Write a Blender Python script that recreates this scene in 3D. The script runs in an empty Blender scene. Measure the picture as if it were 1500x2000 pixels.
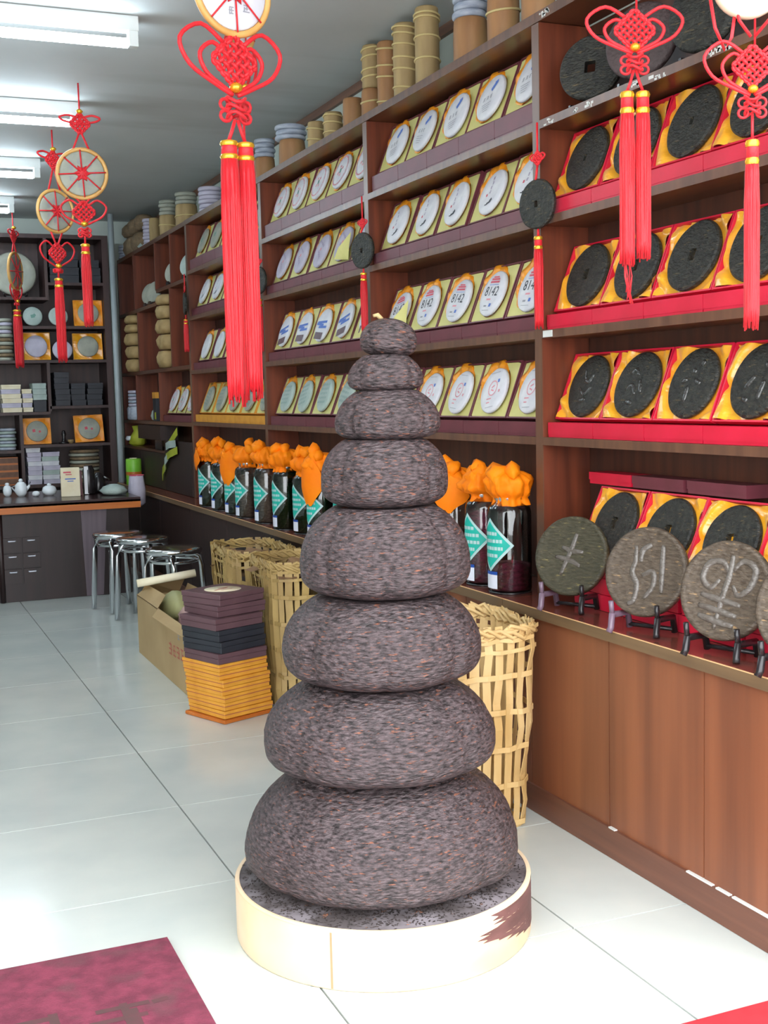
import bpy, math, random
from mathutils import Matrix, Vector, noise
R_ = random.Random(7)
PI = math.pi
scene = bpy.context.scene
COL = scene.collection

# ------------------------------------------------------------------ camera
cam_d = bpy.data.cameras.new('camera')
cam = bpy.data.objects.new('camera', cam_d)
COL.objects.link(cam)
scene.camera = cam
EYE = 1.2815
YAW, PITCH, ROLL = 0.39804, -0.09576, -0.02329
fw = Vector((math.sin(YAW)*math.cos(PITCH), math.cos(YAW)*math.cos(PITCH), math.sin(PITCH)))
rt = Vector((math.cos(YAW), -math.sin(YAW), 0))
up = rt.cross(fw)
rt, up = rt*math.cos(ROLL)+up*math.sin(ROLL), up*math.cos(ROLL)-rt*math.sin(ROLL)
cam.matrix_world = Matrix(((rt.x, up.x, -fw.x, 0), (rt.y, up.y, -fw.y, 0), (rt.z, up.z, -fw.z, EYE), (0, 0, 0, 1)))
cam_d.sensor_fit = 'VERTICAL'
cam_d.sensor_height = 36
cam_d.lens = 42.685
cam_d.clip_start = 0.05

# ------------------------------------------------------------------ sky (even overcast) and exposure
world = bpy.data.worlds.new('overcast_sky')
scene.world = world
world.use_nodes = True
bg = world.node_tree.nodes['Background']
bg.inputs[0].default_value = (0.93, 0.97, 1.0, 1)
bg.inputs[1].default_value = 3.6
scene.view_settings.view_transform = 'Standard'
scene.view_settings.look = 'None'
scene.view_settings.gamma = 1
scene.view_settings.use_curve_mapping = False
scene.view_settings.exposure = 1.0
TUBE_STRENGTH = 21.0

# ------------------------------------------------------------------ materials
def lin(c):
    return tuple(((x/255)/12.92 if x/255 <= .04045 else ((x/255+.055)/1.055)**2.4) for x in c)
MATS = {}
def mat(name, c1, c2=None, sc=(10, 10, 10), rough=.5, bump=0., bsc=None, metal=0., det=4., lo=.35, hi=.65, c3=None, sc3=(30, 30, 30), t3=(.62, .7), spec=.5, emit=0., coat=0., sheen=0., trans=0., bdist=.01):
    m = bpy.data.materials.new(name)
    m.use_nodes = True
    nt = m.node_tree
    N, L = nt.nodes, nt.links
    b = N['Principled BSDF']
    b.inputs['Roughness'].default_value = rough
    b.inputs['Metallic'].default_value = metal
    b.inputs['Specular IOR Level'].default_value = spec
    b.inputs['Coat Weight'].default_value = coat
    b.inputs['Coat Roughness'].default_value = .12
    b.inputs['Sheen Weight'].default_value = sheen
    b.inputs['Base Color'].default_value = (*lin(c1), 1)
    if emit:
        b.inputs['Emission Color'].default_value = (*lin(c1), 1)
        b.inputs['Emission Strength'].default_value = emit
    if trans:
        b.inputs['Transmission Weight'].default_value = trans
    tc = N.new('ShaderNodeTexCoord')
    def noise_tex(scale, detail):
        mp = N.new('ShaderNodeMapping'); mp.inputs['Scale'].default_value = scale
        L.new(tc.outputs['Object'], mp.inputs[0])
        n = N.new('ShaderNodeTexNoise'); n.inputs['Scale'].default_value = 1; n.inputs['Detail'].default_value = detail
        L.new(mp.outputs[0], n.inputs['Vector'])
        return n
    src = None
    if c2 is not None:
        n = noise_tex(sc, det)
        r = N.new('ShaderNodeValToRGB')
        r.color_ramp.elements[0].position = lo; r.color_ramp.elements[1].position = hi
        r.color_ramp.elements[0].color = (*lin(c1), 1); r.color_ramp.elements[1].color = (*lin(c2), 1)
        L.new(n.outputs[0], r.inputs[0]); src = r.outputs[0]
        if c3 is not None:
            n3 = noise_tex(sc3, 3.)
            r3 = N.new('ShaderNodeValToRGB')
            r3.color_ramp.elements[0].position = t3[0]; r3.color_ramp.elements[1].position = t3[1]
            L.new(n3.outputs[0], r3.inputs[0])
            mx = N.new('ShaderNodeMixRGB')
            L.new(r3.outputs[0], mx.inputs[0]); L.new(src, mx.inputs[1]); mx.inputs[2].default_value = (*lin(c3), 1)
            src = mx.outputs[0]
        L.new(src, b.inputs['Base Color'])
    if bump:
        n = noise_tex(bsc or sc, 5.)
        bp = N.new('ShaderNodeBump'); bp.inputs['Strength'].default_value = bump; bp.inputs['Distance'].default_value = bdist
        L.new(n.outputs[0], bp.inputs['Height']); L.new(bp.outputs[0], b.inputs['Normal'])
    MATS[name] = m
    return m
def glass(name, tint, gl=.5):
    m = bpy.data.materials.new(name); m.use_nodes = True
    N, L = m.node_tree.nodes, m.node_tree.links
    N.remove(N['Principled BSDF'])
    t = N.new('ShaderNodeBsdfTransparent'); t.inputs[0].default_value = (*tint, 1)
    g = N.new('ShaderNodeBsdfGlossy'); g.inputs['Roughness'].default_value = .06
    f = N.new('ShaderNodeFresnel'); f.inputs[0].default_value = 1.85
    mx = N.new('ShaderNodeMixShader')
    L.new(f.outputs[0], mx.inputs[0]); L.new(t.outputs[0], mx.inputs[1]); L.new(g.outputs[0], mx.inputs[2])
    L.new(mx.outputs[0], N['Material Output'].inputs[0])
    MATS[name] = m
    return m

VG = (28, 28, 1.6)      # grain running up
YG = (28, 1.6, 28)      # grain running along the wall
mat('tile', (208, 212, 206), (196, 202, 198), (3, 3, 3), rough=.16, spec=.45)
mat('grout', (120, 122, 118), rough=.8)
mat('paint_ceiling', (206, 208, 208), (194, 197, 197), (1.2, 1.2, 1.2), rough=.75, bump=.05, c3=(176, 178, 176), sc3=(.5, 2.2, 1), t3=(.55, .75))
mat('paint_wall', (196, 204, 196), (184, 192, 184), (2, 2, 2), rough=.8)
mat('trim_wood', (120, 78, 52), (96, 62, 42), YG, rough=.5)
mat('wood_up', (122, 60, 38), (92, 44, 29), VG, rough=.38, spec=.5, bump=.04)
mat('wood_edge', (112, 76, 56), (92, 62, 47), VG, rough=.35)
mat('wood_board', (108, 66, 44), (86, 52, 36), YG, rough=.3, spec=.6)
mat('wood_back', (92, 50, 34), (66, 36, 26), VG, rough=.5)
mat('wood_panel', (140, 84, 56), (112, 66, 46), (10, 10, .6), rough=.4, bump=.03)
mat('wood_kick', (122, 78, 60), (104, 66, 52), YG, rough=.4)
mat('wood_top', (134, 72, 60), (108, 56, 46), YG, rough=.2, spec=.6)
mat('edge_band', (116, 92, 66), (96, 76, 56), YG, rough=.4)
mat('edge_bright', (226, 180, 130), rough=.5)
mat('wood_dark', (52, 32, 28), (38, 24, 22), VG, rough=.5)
mat('wood_far', (70, 46, 44), (54, 36, 35), VG, rough=.45)
mat('desk_top', (58, 32, 34), (44, 26, 28), (2, 20, 20), rough=.25)
mat('desk_orange', (200, 112, 38), (178, 94, 32), (2, 30, 30), rough=.35)
mat('desk_panel', (44, 26, 26), (33, 20, 20), VG, rough=.45)
mat('desk_pale', (104, 90, 98), (90, 78, 86), VG, rough=.5)
mat('tea_dark', (48, 42, 40), (72, 62, 60), (46, 46, 130), rough=.6, bump=.6, bsc=(60, 60, 170), c3=(156, 104, 78), sc3=(34, 34, 150), t3=(.62, .72), spec=.35)
mat('tea_melon', (36, 30, 31), (97, 83, 85), (60, 60, 200), rough=.5, bump=.9, bsc=(70, 70, 230), c3=(138, 86, 66), sc3=(56, 56, 270), t3=(.62, .70), spec=.45, bdist=.012, lo=.34, hi=.68)
mat('tea_coin', (26, 27, 25), (52, 52, 46), (60, 60, 60), rough=.5, bump=.7, bsc=(90, 160, 90), c3=(92, 80, 56), sc3=(40, 170, 60), t3=(.62, .70), spec=.5)
mat('tea_plate', (68, 57, 46), (92, 80, 67), (50, 140, 50), rough=.5, bump=.6, bsc=(60, 190, 60), c3=(146, 118, 84), sc3=(36, 140, 50), t3=(.64, .72), spec=.5)
mat('tea_plate_green', (56, 53, 38), (76, 71, 54), (50, 140, 50), rough=.5, bump=.6, bsc=(60, 190, 60), c3=(130, 118, 76), sc3=(36, 140, 50), t3=(.64, .72), spec=.5)
mat('tea_gloss', (52, 52, 50), (40, 40, 38), (60, 60, 60), rough=.25, spec=.9, bump=.4, bsc=(90, 90, 90))
mat('plate_relief', (104, 98, 92), (84, 76, 68), (60, 60, 60), rough=.3, spec=.7, bump=.4, bsc=(70, 160, 70))
mat('tea_big', (66, 53, 53), (82, 68, 68), (50, 50, 50), rough=.6, bump=.5, bsc=(90, 90, 90))
mat('plinth_veneer', (222, 190, 150), (234, 212, 182), (3, 3, 2), rough=.5, c3=(206, 164, 118), sc3=(2, 2, 6), t3=(.5, .8))
mat('plinth_top', (116, 108, 112), (70, 62, 62), (9, 9, 9), rough=.7, bump=.2, lo=.4, hi=.6)
mat('plinth_bare', (110, 70, 66), (88, 54, 50), (10, 10, 30), rough=.6)
mat('seam_brown', (172, 128, 94), rough=.6)
mat('carpet', (134, 54, 76), (106, 41, 60), (26, 26, 26), rough=.95, bump=.3, bsc=(200, 200, 200), c3=(104, 60, 68), sc3=(7, 7, 7), t3=(.55, .7))
mat('carpet_mark', (84, 58, 58), (98, 56, 62), (30, 30, 30), rough=.95)
mat('carpet_red', (190, 40, 50), (170, 34, 44), (26, 26, 26), rough=.95)
mat('red_box', (214, 26, 60), (200, 22, 52), (8, 8, 8), rough=.45)
mat('red_box_edge', (206, 18, 40), rough=.45)
mat('maroon_box', (112, 52, 62), (100, 46, 54), (8, 8, 8), rough=.45)
mat('maroon_dark', (98, 70, 76), (88, 62, 68), (8, 8, 8), rough=.5)
mat('black_box', (44, 46, 54), (36, 38, 46), (8, 8, 8), rough=.5)
mat('gold_silk', (232, 146, 12), (244, 176, 30), (14, 14, 14), rough=.22, spec=.9, bump=.5, bsc=(14, 30, 14), sheen=.2)
mat('orange_silk', (236, 140, 24), (246, 164, 40), (20, 20, 20), rough=.35, bump=.3, bsc=(50, 50, 50))
mat('pale_card', (216, 210, 138), (206, 200, 124), (8, 8, 8), rough=.6)
mat('orange_tray', (226, 160, 56), (208, 140, 44), (12, 12, 12), rough=.5)
mat('white_paper', (222, 222, 226), (206, 206, 214), (18, 18, 18), rough=.65, bump=.15, bsc=(26, 26, 26))
mat('grey_paper', (170, 170, 156), (150, 152, 140), (14, 14, 14), rough=.7, bump=.15)
mat('green_paper', (176, 190, 184), (160, 176, 170), (14, 14, 14), rough=.7, bump=.15)
mat('cream_paper', (226, 212, 178), (236, 226, 200), (9, 9, 9), rough=.7, bump=.1)
mat('lilac_paper', (196, 190, 206), (180, 174, 192), (14, 14, 14), rough=.7)
mat('blue_paper', (150, 158, 176), (186, 192, 204), (16, 16, 60), rough=.7, bump=.2)
for n, c in dict(ink_blue=(88, 120, 196), ink_red=(206, 88, 104), ink_black=(66, 70, 78), ink_green=(110, 150, 138), ink_purple=(132, 110, 150), ink_teal=(96, 136, 132), ink_grey=(150, 152, 160), ink_pink=(222, 150, 160), ink_white=(226, 232, 234), ink_brick=(176, 96, 78)).items():
    mat(n, c, rough=.7)
mat('husk', (168, 122, 80), (140, 98, 62), (16, 16, 3), rough=.6, bump=.25, c3=(186, 150, 100), sc3=(6, 6, 2), t3=(.55, .75))
mat('husk_pale', (176, 150, 104), (148, 122, 82), (16, 16, 3), rough=.65, bump=.25)
mat('tie', (206, 184, 128), rough=.6)
mat('bundle', (180, 152, 104), (146, 118, 76), (9, 9, 9), rough=.7, bump=.3)
mat('sack', (136, 112, 86), (108, 92, 70), (18, 18, 30), rough=.85, bump=.4, c3=(160, 148, 120), sc3=(14, 14, 40), t3=(.6, .75))
mat('bamboo', (222, 190, 134), (200, 162, 102), (9, 9, 5), rough=.5, bump=.15)
mat('bamboo_old', (178, 150, 92), (150, 122, 74), (9, 9, 5), rough=.55, bump=.15)
mat('leaf_dry', (150, 116, 82), (112, 82, 56), (9, 9, 3), rough=.8, bump=.4)
mat('card', (182, 154, 112), (170, 142, 100), (3, 3, 3), rough=.8)
mat('plastic_pink', (214, 176, 172), rough=.35)
mat('leaf_green', (158, 156, 108), rough=.6)
mat('chrome', (214, 216, 220), rough=.12, metal=1.)
mat('steel', (196, 200, 204), rough=.28, metal=1.)
mat('red_cord', (228, 30, 42), (208, 18, 32), (60, 60, 60), rough=.55, bump=.15, bsc=(200, 200, 200), sheen=.1)
mat('red_thread', (228, 20, 38), (208, 12, 28), (140, 140, 4), rough=.45, bump=.4, bsc=(300, 300, 4), sheen=.12)
mat('gold', (246, 190, 60), rough=.25, metal=.7)
mat('hoop', (226, 176, 104), (204, 150, 80), (10, 10, 10), rough=.45)
mat('orange_cloth', (250, 138, 2), (246, 120, 0), (7, 7, 7), rough=.65, bump=.3, bsc=(20, 20, 20), spec=.25)
mat('teal_label', (20, 176, 160), rough=.45)
mat('label_rim', (176, 206, 206), rough=.45)
mat('label_white', (224, 226, 240), rough=.5)
mat('label_blue', (30, 74, 160), rough=.5)
mat('rose_tea', (128, 40, 70), (88, 26, 48), (60, 60, 120), rough=.8, bump=.6)
mat('dark_tea', (42, 44, 34), (62, 56, 40), (60, 60, 120), rough=.8, bump=.6)
mat('brown_tea', (96, 78, 66), (70, 54, 46), (60, 60, 120), rough=.8, bump=.6)
mat('black_lacquer', (34, 30, 32), rough=.25)
mat('violet_lacquer', (112, 92, 108), rough=.3)
mat('white_china', (228, 234, 240), rough=.2, coat=.5)
mat('lime', (120, 190, 50), (140, 204, 70), (12, 12, 12), rough=.4)
mat('lime_leaf', (176, 180, 50), (150, 160, 40), (14, 14, 14), rough=.6)
mat('steel_pipe', (168, 178, 182), (154, 164, 168), (8, 8, 2), rough=.45)
mat('fixture', (226, 230, 228), rough=.4)
mat('tube_light', (226, 244, 255), rough=.4, emit=TUBE_STRENGTH)
mat('chip', (214, 216, 212), rough=.7)
glass('clear_glass', (.93, .95, .94))
glass('green_glass', (.30, .52, .33))

# ------------------------------------------------------------------ mesh builder
class MB:
    def __init__(s): s.v = []; s.f = []; s.s = []
    def add(s, vs, fs, smooth=False, M=None):
        b = len(s.v)
        s.v += [tuple(M @ Vector(p)) if M is not None else tuple(p) for p in vs]
        s.f += [tuple(b+i for i in f) for f in fs]; s.s += [smooth]*len(fs)
        return s
    def box(s, c, d, M=None, bev=0.):
        x, y, z = d[0]/2, d[1]/2, d[2]/2
        if not bev:
            vs = [(c[0]+a*x, c[1]+b*y, c[2]+e*z) for a in (-1, 1) for b in (-1, 1) for e in (-1, 1)]
            return s.add(vs, [(0, 1, 3, 2), (4, 6, 7, 5), (0, 4, 5, 1), (2, 3, 7, 6), (0, 2, 6, 4), (1, 5, 7, 3)], False, M)
        rings = []
        for e, k in ((-1, bev), (-1+bev/z, 0), (1-bev/z, 0), (1, bev)):
            X, Y = x-k, y-k; q = bev*.7
            rings.append([(c[0]+px, c[1]+py, c[2]+e*z) for px, py in ((-X, -Y+q), (-X+q, -Y), (X-q, -Y), (X, -Y+q), (X, Y-q), (X-q, Y), (-X+q, Y), (-X, Y-q))])
        return s.loft(rings, True, True, True, False, M)
    def loft(s, rings, closed=True, cap0=False, cap1=False, smooth=True, M=None):
        n = len(rings[0]); vs = [p for r in rings for p in r]; fs = []
        for i in range(len(rings)-1):
            for j in range(n if closed else n-1):
                k = (j+1) % n
                fs.append((i*n+j, i*n+k, (i+1)*n+k, (i+1)*n+j))
        if cap0: fs.append(tuple(range(n-1, -1, -1)))
        if cap1: fs.append(tuple((len(rings)-1)*n+j for j in range(n)))
        return s.add(vs, fs, smooth, M)
    def lathe(s, prof, n=24, c=(0, 0, 0), cap0=True, cap1=True, smooth=True, M=None, fn=None):
        rings = []
        for r, z in prof:
            ring = []
            for j in range(n):
                a = 2*PI*j/n; q = r*(fn(a, z) if fn else 1)
                ring.append((c[0]+q*math.cos(a), c[1]+q*math.sin(a), c[2]+z))
            rings.append(ring)
        return s.loft(rings, True, cap0, cap1, smooth, M)
    def tube(s, path, r, n=6, closed=False, M=None, flat=None, upv=None):
        P = [Vector(p) for p in path]; rings = []
        m = len(P)
        for i in range(m):
            t = (P[(i+1) % m]-P[i-1]) if closed else (P[min(i+1, m-1)]-P[max(i-1, 0)])
            t = t.normalized() if t.length > 1e-9 else Vector((0, 0, 1))
            u = Vector(upv) if upv else (Vector((0, 0, 1)) if abs(t.z) < .9 else Vector((1, 0, 0)))
            a = t.cross(u).normalized(); b = a.cross(t)
            rr = r[i] if isinstance(r, (list, tuple)) else r
            fa = flat or 1
            rings.append([P[i]+a*(rr*math.cos(2*PI*k/n))*fa+b*(rr*math.sin(2*PI*k/n)) for k in range(n)])
        if closed: rings.append(rings[0])
        return s.loft(rings, True, not closed, not closed, True, M)
    def strip(s, path, w, t=.002, side=(0, 0, 1), M=None):
        """flat band of width w along path, thickness t; side = width direction(s)"""
        P = [Vector(p) for p in path]; rings = []
        for i, p in enumerate(P):
            tg = (P[min(i+1, len(P)-1)]-P[max(i-1, 0)]).normalized()
            sd = Vector(side).normalized(); nn = tg.cross(sd).normalized()
            rings.append([p+sd*w/2+nn*t/2, p-sd*w/2+nn*t/2, p-sd*w/2-nn*t/2, p+sd*w/2-nn*t/2])
        return s.loft(rings, True, True, True, False, M)
    def quads(s, qs, z=0, M=None):
        for n_, q in enumerate(qs):
            x, y, w, h = q[:4]; a = math.radians(q[4]) if len(q) > 4 else 0
            ca, sa = math.cos(a), math.sin(a)
            vs = [(x+dx*ca-dy*sa, y+dx*sa+dy*ca, z+n_*3e-5) for dx, dy in ((-w/2, -h/2), (w/2, -h/2), (w/2, h/2), (-w/2, h/2))]
            s.add(vs, [(0, 1, 2, 3)], False, M)
        return s
    def mesh(s, name):
        m = bpy.data.meshes.new(name)
        m.from_pydata(s.v, [], s.f)
        m.polygons.foreach_set('use_smooth', s.s)
        m.update()
        return m
    def build(s, name, material, parent=None, M=None):
        m = s.mesh(name); m.materials.append(MATS[material])
        o = bpy.data.objects.new(name, m); COL.objects.link(o)
        if parent is not None: o.parent = parent
        if M is not None: o.matrix_basis = M
        return o
def T3(x, y, z): return Matrix.Translation((x, y, z))
def RZ(a): return Matrix.Rotation(a, 4, 'Z')
def RX(a): return Matrix.Rotation(a, 4, 'X')
def RY(a): return Matrix.Rotation(a, 4, 'Y')
LABELS = {}
def tag(o, label, cat, group=None):
    o['label'] = label; o['category'] = cat
    if group: o['group'] = group
    LABELS.setdefault(label, []).append(o.name)
    return o
def thing(name, label, cat, M=None, group=None):
    o = bpy.data.objects.new(name, None); COL.objects.link(o)
    o.empty_display_size = .05
    if M is not None: o.matrix_basis = M
    return tag(o, label, cat, group)
def dup(o, M, label, group=None, parent=None):
    c = o.copy(); COL.objects.link(c)
    if parent is None:
        c.parent = None; c.matrix_basis = M; c['label'] = label
        if group: c['group'] = group
        LABELS.setdefault(label, []).append(c.name)
    else: c.parent = parent
    for ch in list(o.children):
        dup(ch, None, None, None, c)
    return c
def struct(o): o['kind'] = 'structure'; return o
def stuff(o): o['kind'] = 'stuff'; return o
def face_frame(org, az, lean):
    """frame whose z is the outward normal (azimuth az in the plan, tilted up by lean), x to the viewer's right, y up the face"""
    n = Vector((math.cos(az)*math.cos(lean), math.sin(az)*math.cos(lean), math.sin(lean)))
    x = Vector((0, 0, 1)).cross(n).normalized(); y = n.cross(x)
    return Matrix(((x.x, y.x, n.x, org[0]), (x.y, y.y, n.y, org[1]), (x.z, y.z, n.z, org[2]), (0, 0, 0, 1)))
ORD = ['first', 'second', 'third', 'fourth', 'fifth', 'sixth', 'seventh', 'eighth', 'ninth', 'tenth']
def glyph(rng, x, y, s):
    """a blurred square character of strokes, as the photograph's unreadable ones"""
    q = []
    for k in range(3): q.append((x+rng.uniform(-.1, .1)*s, y+(k-1)*.36*s, s*rng.uniform(.5, .95), s*.13))
    for k in range(2): q.append((x+rng.uniform(-.35, .35)*s, y+rng.uniform(-.1, .1)*s, s*.13, s*rng.uniform(.5, .95)))
    return q
def text_mesh(body, size):
    cu = bpy.data.curves.new('lettering', 'FONT'); cu.body = body; cu.size = size; cu.align_x = 'CENTER'; cu.align_y = 'CENTER'
    cu.resolution_u = 2
    o = bpy.data.objects.new('lettering', cu); COL.objects.link(o)
    bpy.context.view_layer.update()
    me = bpy.data.meshes.new_from_object(o.evaluated_get(bpy.context.evaluated_depsgraph_get()))
    bpy.data.objects.remove(o); bpy.data.curves.remove(cu)
    return me

# ------------------------------------------------------------------ setting
ZC, XW, YB = 2.76, 2.24, 10.25
floor = MB().box((-.1, 5.7, -.021), (4.7, 9.2, .03)).build('floor', 'grout'); struct(floor)
tile_mesh = None
for i in range(-5, 3):
    for j in range(14):
        x0, x1 = .8331+.65*i, .8331+.65*(i+1); y1 = 6.9643+.65*5-.65*j; y0 = y1-.65
        x0 = max(x0, -2.4); x1 = min(x1, 2.2); y1 = min(y1, YB)
        if x1-x0 < .05 or y1-y0 < .05: continue
        MB().box(((x0+x1)/2, (y0+y1)/2, -.0045), (x1-x0-.005, y1-y0-.005, .009)).build('tile', 'tile', floor)
pave = MB().box((-.1, -2.5, -.06), (16, 7.2, .1)).build('floor_outside', 'grout'); struct(pave)
struct(MB().box((-.1, 5.85, ZC+.05), (4.9, 9.2, .1)).build('ceiling', 'paint_ceiling'))
struct(MB().box((XW+.06, 5.75, ZC/2-.02), (.12, 9.1, ZC+.04)).build('wall_right', 'paint_wall'))
struct(MB().box((-2.46, 5.75, ZC/2-.02), (.12, 9.1, ZC+.04)).build('wall_left', 'paint_wall'))
struct(MB().box((-.1, YB+.06, ZC/2-.02), (4.7, .12, ZC+.04)).build('wall_back', 'paint_wall'))
struct(MB().box((XW-.01, 5.8, ZC-.02), (.02, 8.9, .04)).build('trim_1', 'trim_wood'))
# corner pipe
pp = MB(); pp.lathe([(.023, 0), (.023, 2.75)], 16, (1.84, 9.80, .002))
tag(pp.build('water_pipe', 'steel_pipe'), 'grey vertical pipe in the back corner beside the dark back shelves', 'pipe')

# ------------------------------------------------------------------ ceiling lights
for k, (y, w) in enumerate([(4.84, 'nearest the shop front'), (6.28, 'second from the shop front'), (7.76, 'third from the shop front'), (9.2, 'deepest in the shop')]):
    t = thing('tube_lamp', 'white fluorescent tube lamp on the ceiling, '+w, 'lamp', T3(1.045, y, ZC), 'fluorescent lamps on the ceiling')
    hb = MB().box((-.62, 0, -.0295), (1.24, .05, .055))
    hb.build('housing', 'fixture', t)
    MB().box((-.62, .045, -.0125), (1.24, .035, .02)).build('reflector', 'fixture', t)
    for x in (-.0, -1.22):
        h = MB().box((x-.02, 0, -.085), (.035, .045, .06)).build('tube_holder', 'fixture', t)
        if x > -.1:
            for q in range(3): MB().box((x-.001, -.004, -.07-.01*q), (.003, .03, .004)).build('slot', 'ink_grey', h)
    tb = MB(); tb.tube([(-1.2, 0, -.1), (-.045, 0, -.1)], .019, 12)
    tb.build('tube', 'tube_light', t)

# ------------------------------------------------------------------ wall shelving
SX, SB = 1.95, 2.12
UP = [1.97, 3.35, 4.745, 6.22, 7.83]
BOARD = [2.4035, 2.084, 1.791, 1.446, 1.113]
sh = thing('display_shelving', 'brown wooden wall shelving of tall bays along the right wall', 'shelving', T3(0, 0, 0))
for y in UP:
    u = MB().box(((SX+SB)/2, y, (.638+2.403)/2+.001), (SB-SX, .042, 2.403-.64)).build('upright', 'wood_up', sh)
    MB().box((SX-.0015, y, 1.52), (.003, .0425, 1.763)).build('edge_strip', 'wood_edge', u)
for b in range(4):
    y0, y1 = UP[b]+.0215, UP[b+1]-.0215
    for k, z in enumerate(BOARD):
        th = .03 if k == 0 else .025
        if k == 0: yy0, yy1 = UP[b]+.0005-(.021 if b == 0 else 0), UP[b+1]-.0005+(.021 if b == 3 else 0)
        else: yy0, yy1 = y0, y1
        bd = MB().box(((SX+SB)/2, (yy0+yy1)/2, z+th/2+.001), (SB-SX, yy1-yy0, th)).build('shelf_board', 'wood_board', sh)
        e = MB().box((SX-.0015, (yy0+yy1)/2, z+th/2+.001), (.003, yy1-yy0, th)).build('edge_strip', 'wood_edge', bd)
    MB().box((SB+.006, (y0+y1)/2, 1.52), (.01, y1-y0+.04, 1.76)).build('back_panel', 'wood_back', sh)
chips = MB()
for z, y, l in ((2.096, 3.27, .05), (2.096, 3.12, .03), (2.096, 3.05, .04), (2.098, 2.83, .06), (2.094, 2.72, .07), (2.42, 3.3, .05), (2.096, 2.45, .05), (1.459, 3.30, .04), (2.42, 3.28, .05), (2.096, 2.5, .03)):
    for q in range(7):
        chips.box((SX-.0035, y+R_.uniform(-.5, .5)*l, z+R_.uniform(-.007, .007)), (.001, l*R_.uniform(.08, .34), R_.uniform(.003, .010)))
stuff(chips.build('worn_paint', 'chip', sh))

# counter under the shelving
CZ = .638
ct = thing('shop_counter', 'brown wooden counter with plain upright panels under the shelving', 'counter', T3(0, 0, 0))
py = [1.95, 2.351, 2.762, 3.19, 3.62, 4.05, 4.9, 5.75, 6.6, 7.45, 8.3, 9.0, 9.75]
for a, b in zip(py[:-1], py[1:]):
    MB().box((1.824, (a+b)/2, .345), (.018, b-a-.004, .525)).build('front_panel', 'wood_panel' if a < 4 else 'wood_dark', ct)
MB().box((1.817, 5.85, .0425), (.02, 7.8, .083)).build('kick_board', 'wood_kick', ct)
MB().box((1.99, 5.85, .30), (.30, 7.8, .59)).build('carcass', 'wood_dark', ct)
ch2 = MB()
for y, l in ((2.36, .1), (2.27, .05), (2.2, .07), (2.12, .09), (2.03, .08), (2.74, .03)):
    ch2.box((1.812, y, .085), (.012, l, .004))
stuff(ch2.build('worn_paint', 'chip', ct))
for nm, a, b, lab in (('worktop', 1.95, 3.33, 'near brown countertop under the red tea boxes and embossed cakes'), ('worktop', 3.333, 9.76, 'long dark countertop under the glass jars running to the back')):
    o = MB().box((1.96, (a+b)/2, CZ-.0155), (.32, b-a, .03)).build(nm, 'wood_top')
    tag(o, lab, 'countertop')
    eb = MB().box((1.7985, (a+b)/2, CZ-.0155), (.003, b-a, .03)).build('edge_band', 'edge_band', o)
    MB().box((1.7985, (a+b)/2, CZ-.0003), (.004, b-a, .002)).build('bare_edge', 'edge_bright', eb)  # highlight on the front edge, put in as a strip of brighter colour

# ------------------------------------------------------------------ curio cabinet at the far end
cu = thing('curio_cabinet', 'dark brown cabinet of uneven compartments at the far end of the shelving', 'cabinet', T3(0, 0, 0))
def cub(name, y0, y1, z0, z1, m='wood_up', x0=SX, x1=SB):
    return MB().box(((x0+x1)/2, (y0+y1)/2, (z0+z1)/2), (x1-x0, y1-y0, z1-z0)).build(name, m, cu)
CE = 10.18
cub('top_board', 7.852, CE, 2.4045, 2.4335, 'wood_board')
cub('back_panel', 7.852, CE, .64, 2.404, 'wood_back', SB+.001, SB+.011)
for y in (8.30, 8.78, 9.55): cub('divider', y-.012, y+.012, 2.076 if y < 8.7 else (2.07 if y < 9 else 1.99), 2.404)
cub('side_panel', CE-.03, CE, .64, 2.404)
cub('shelf_board', 7.852, 8.768, 2.05, 2.075, 'wood_board')
cub('shelf_board', 8.769, CE-.031, 1.962, 1.987, 'wood_board')
for y in (8.36, 9.46): cub('divider', y-.012, y+.012, 1.511, 1.961 if y > 9 else 2.049)
cub('shelf_board', 7.852, CE-.031, 1.485, 1.51, 'wood_board')
for y in (8.80, 9.62): cub('divider', y-.012, y+.012, 1.131, 1.484)
cub('shelf_board', 7.852, CE-.031, 1.105, 1.13, 'wood_board')
for a, b in ((7.853, 8.64), (8.645, 9.50)): cub('cupboard_door', a, b, .642, .90 if a > 8 else 1.0, 'wood_dark', SX-.012, SX+.004)
cub('cupboard_door', 9.505, CE-.031, .642, .90, 'wood_dark', SX-.012, SX+.004)
cub('shelf_board', 8.64, CE-.031, .901, .92, 'wood_board')
cub('drawer', 8.68, 9.46, .995, 1.10, 'wood_dark', SX-.03, SX+.1)

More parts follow.
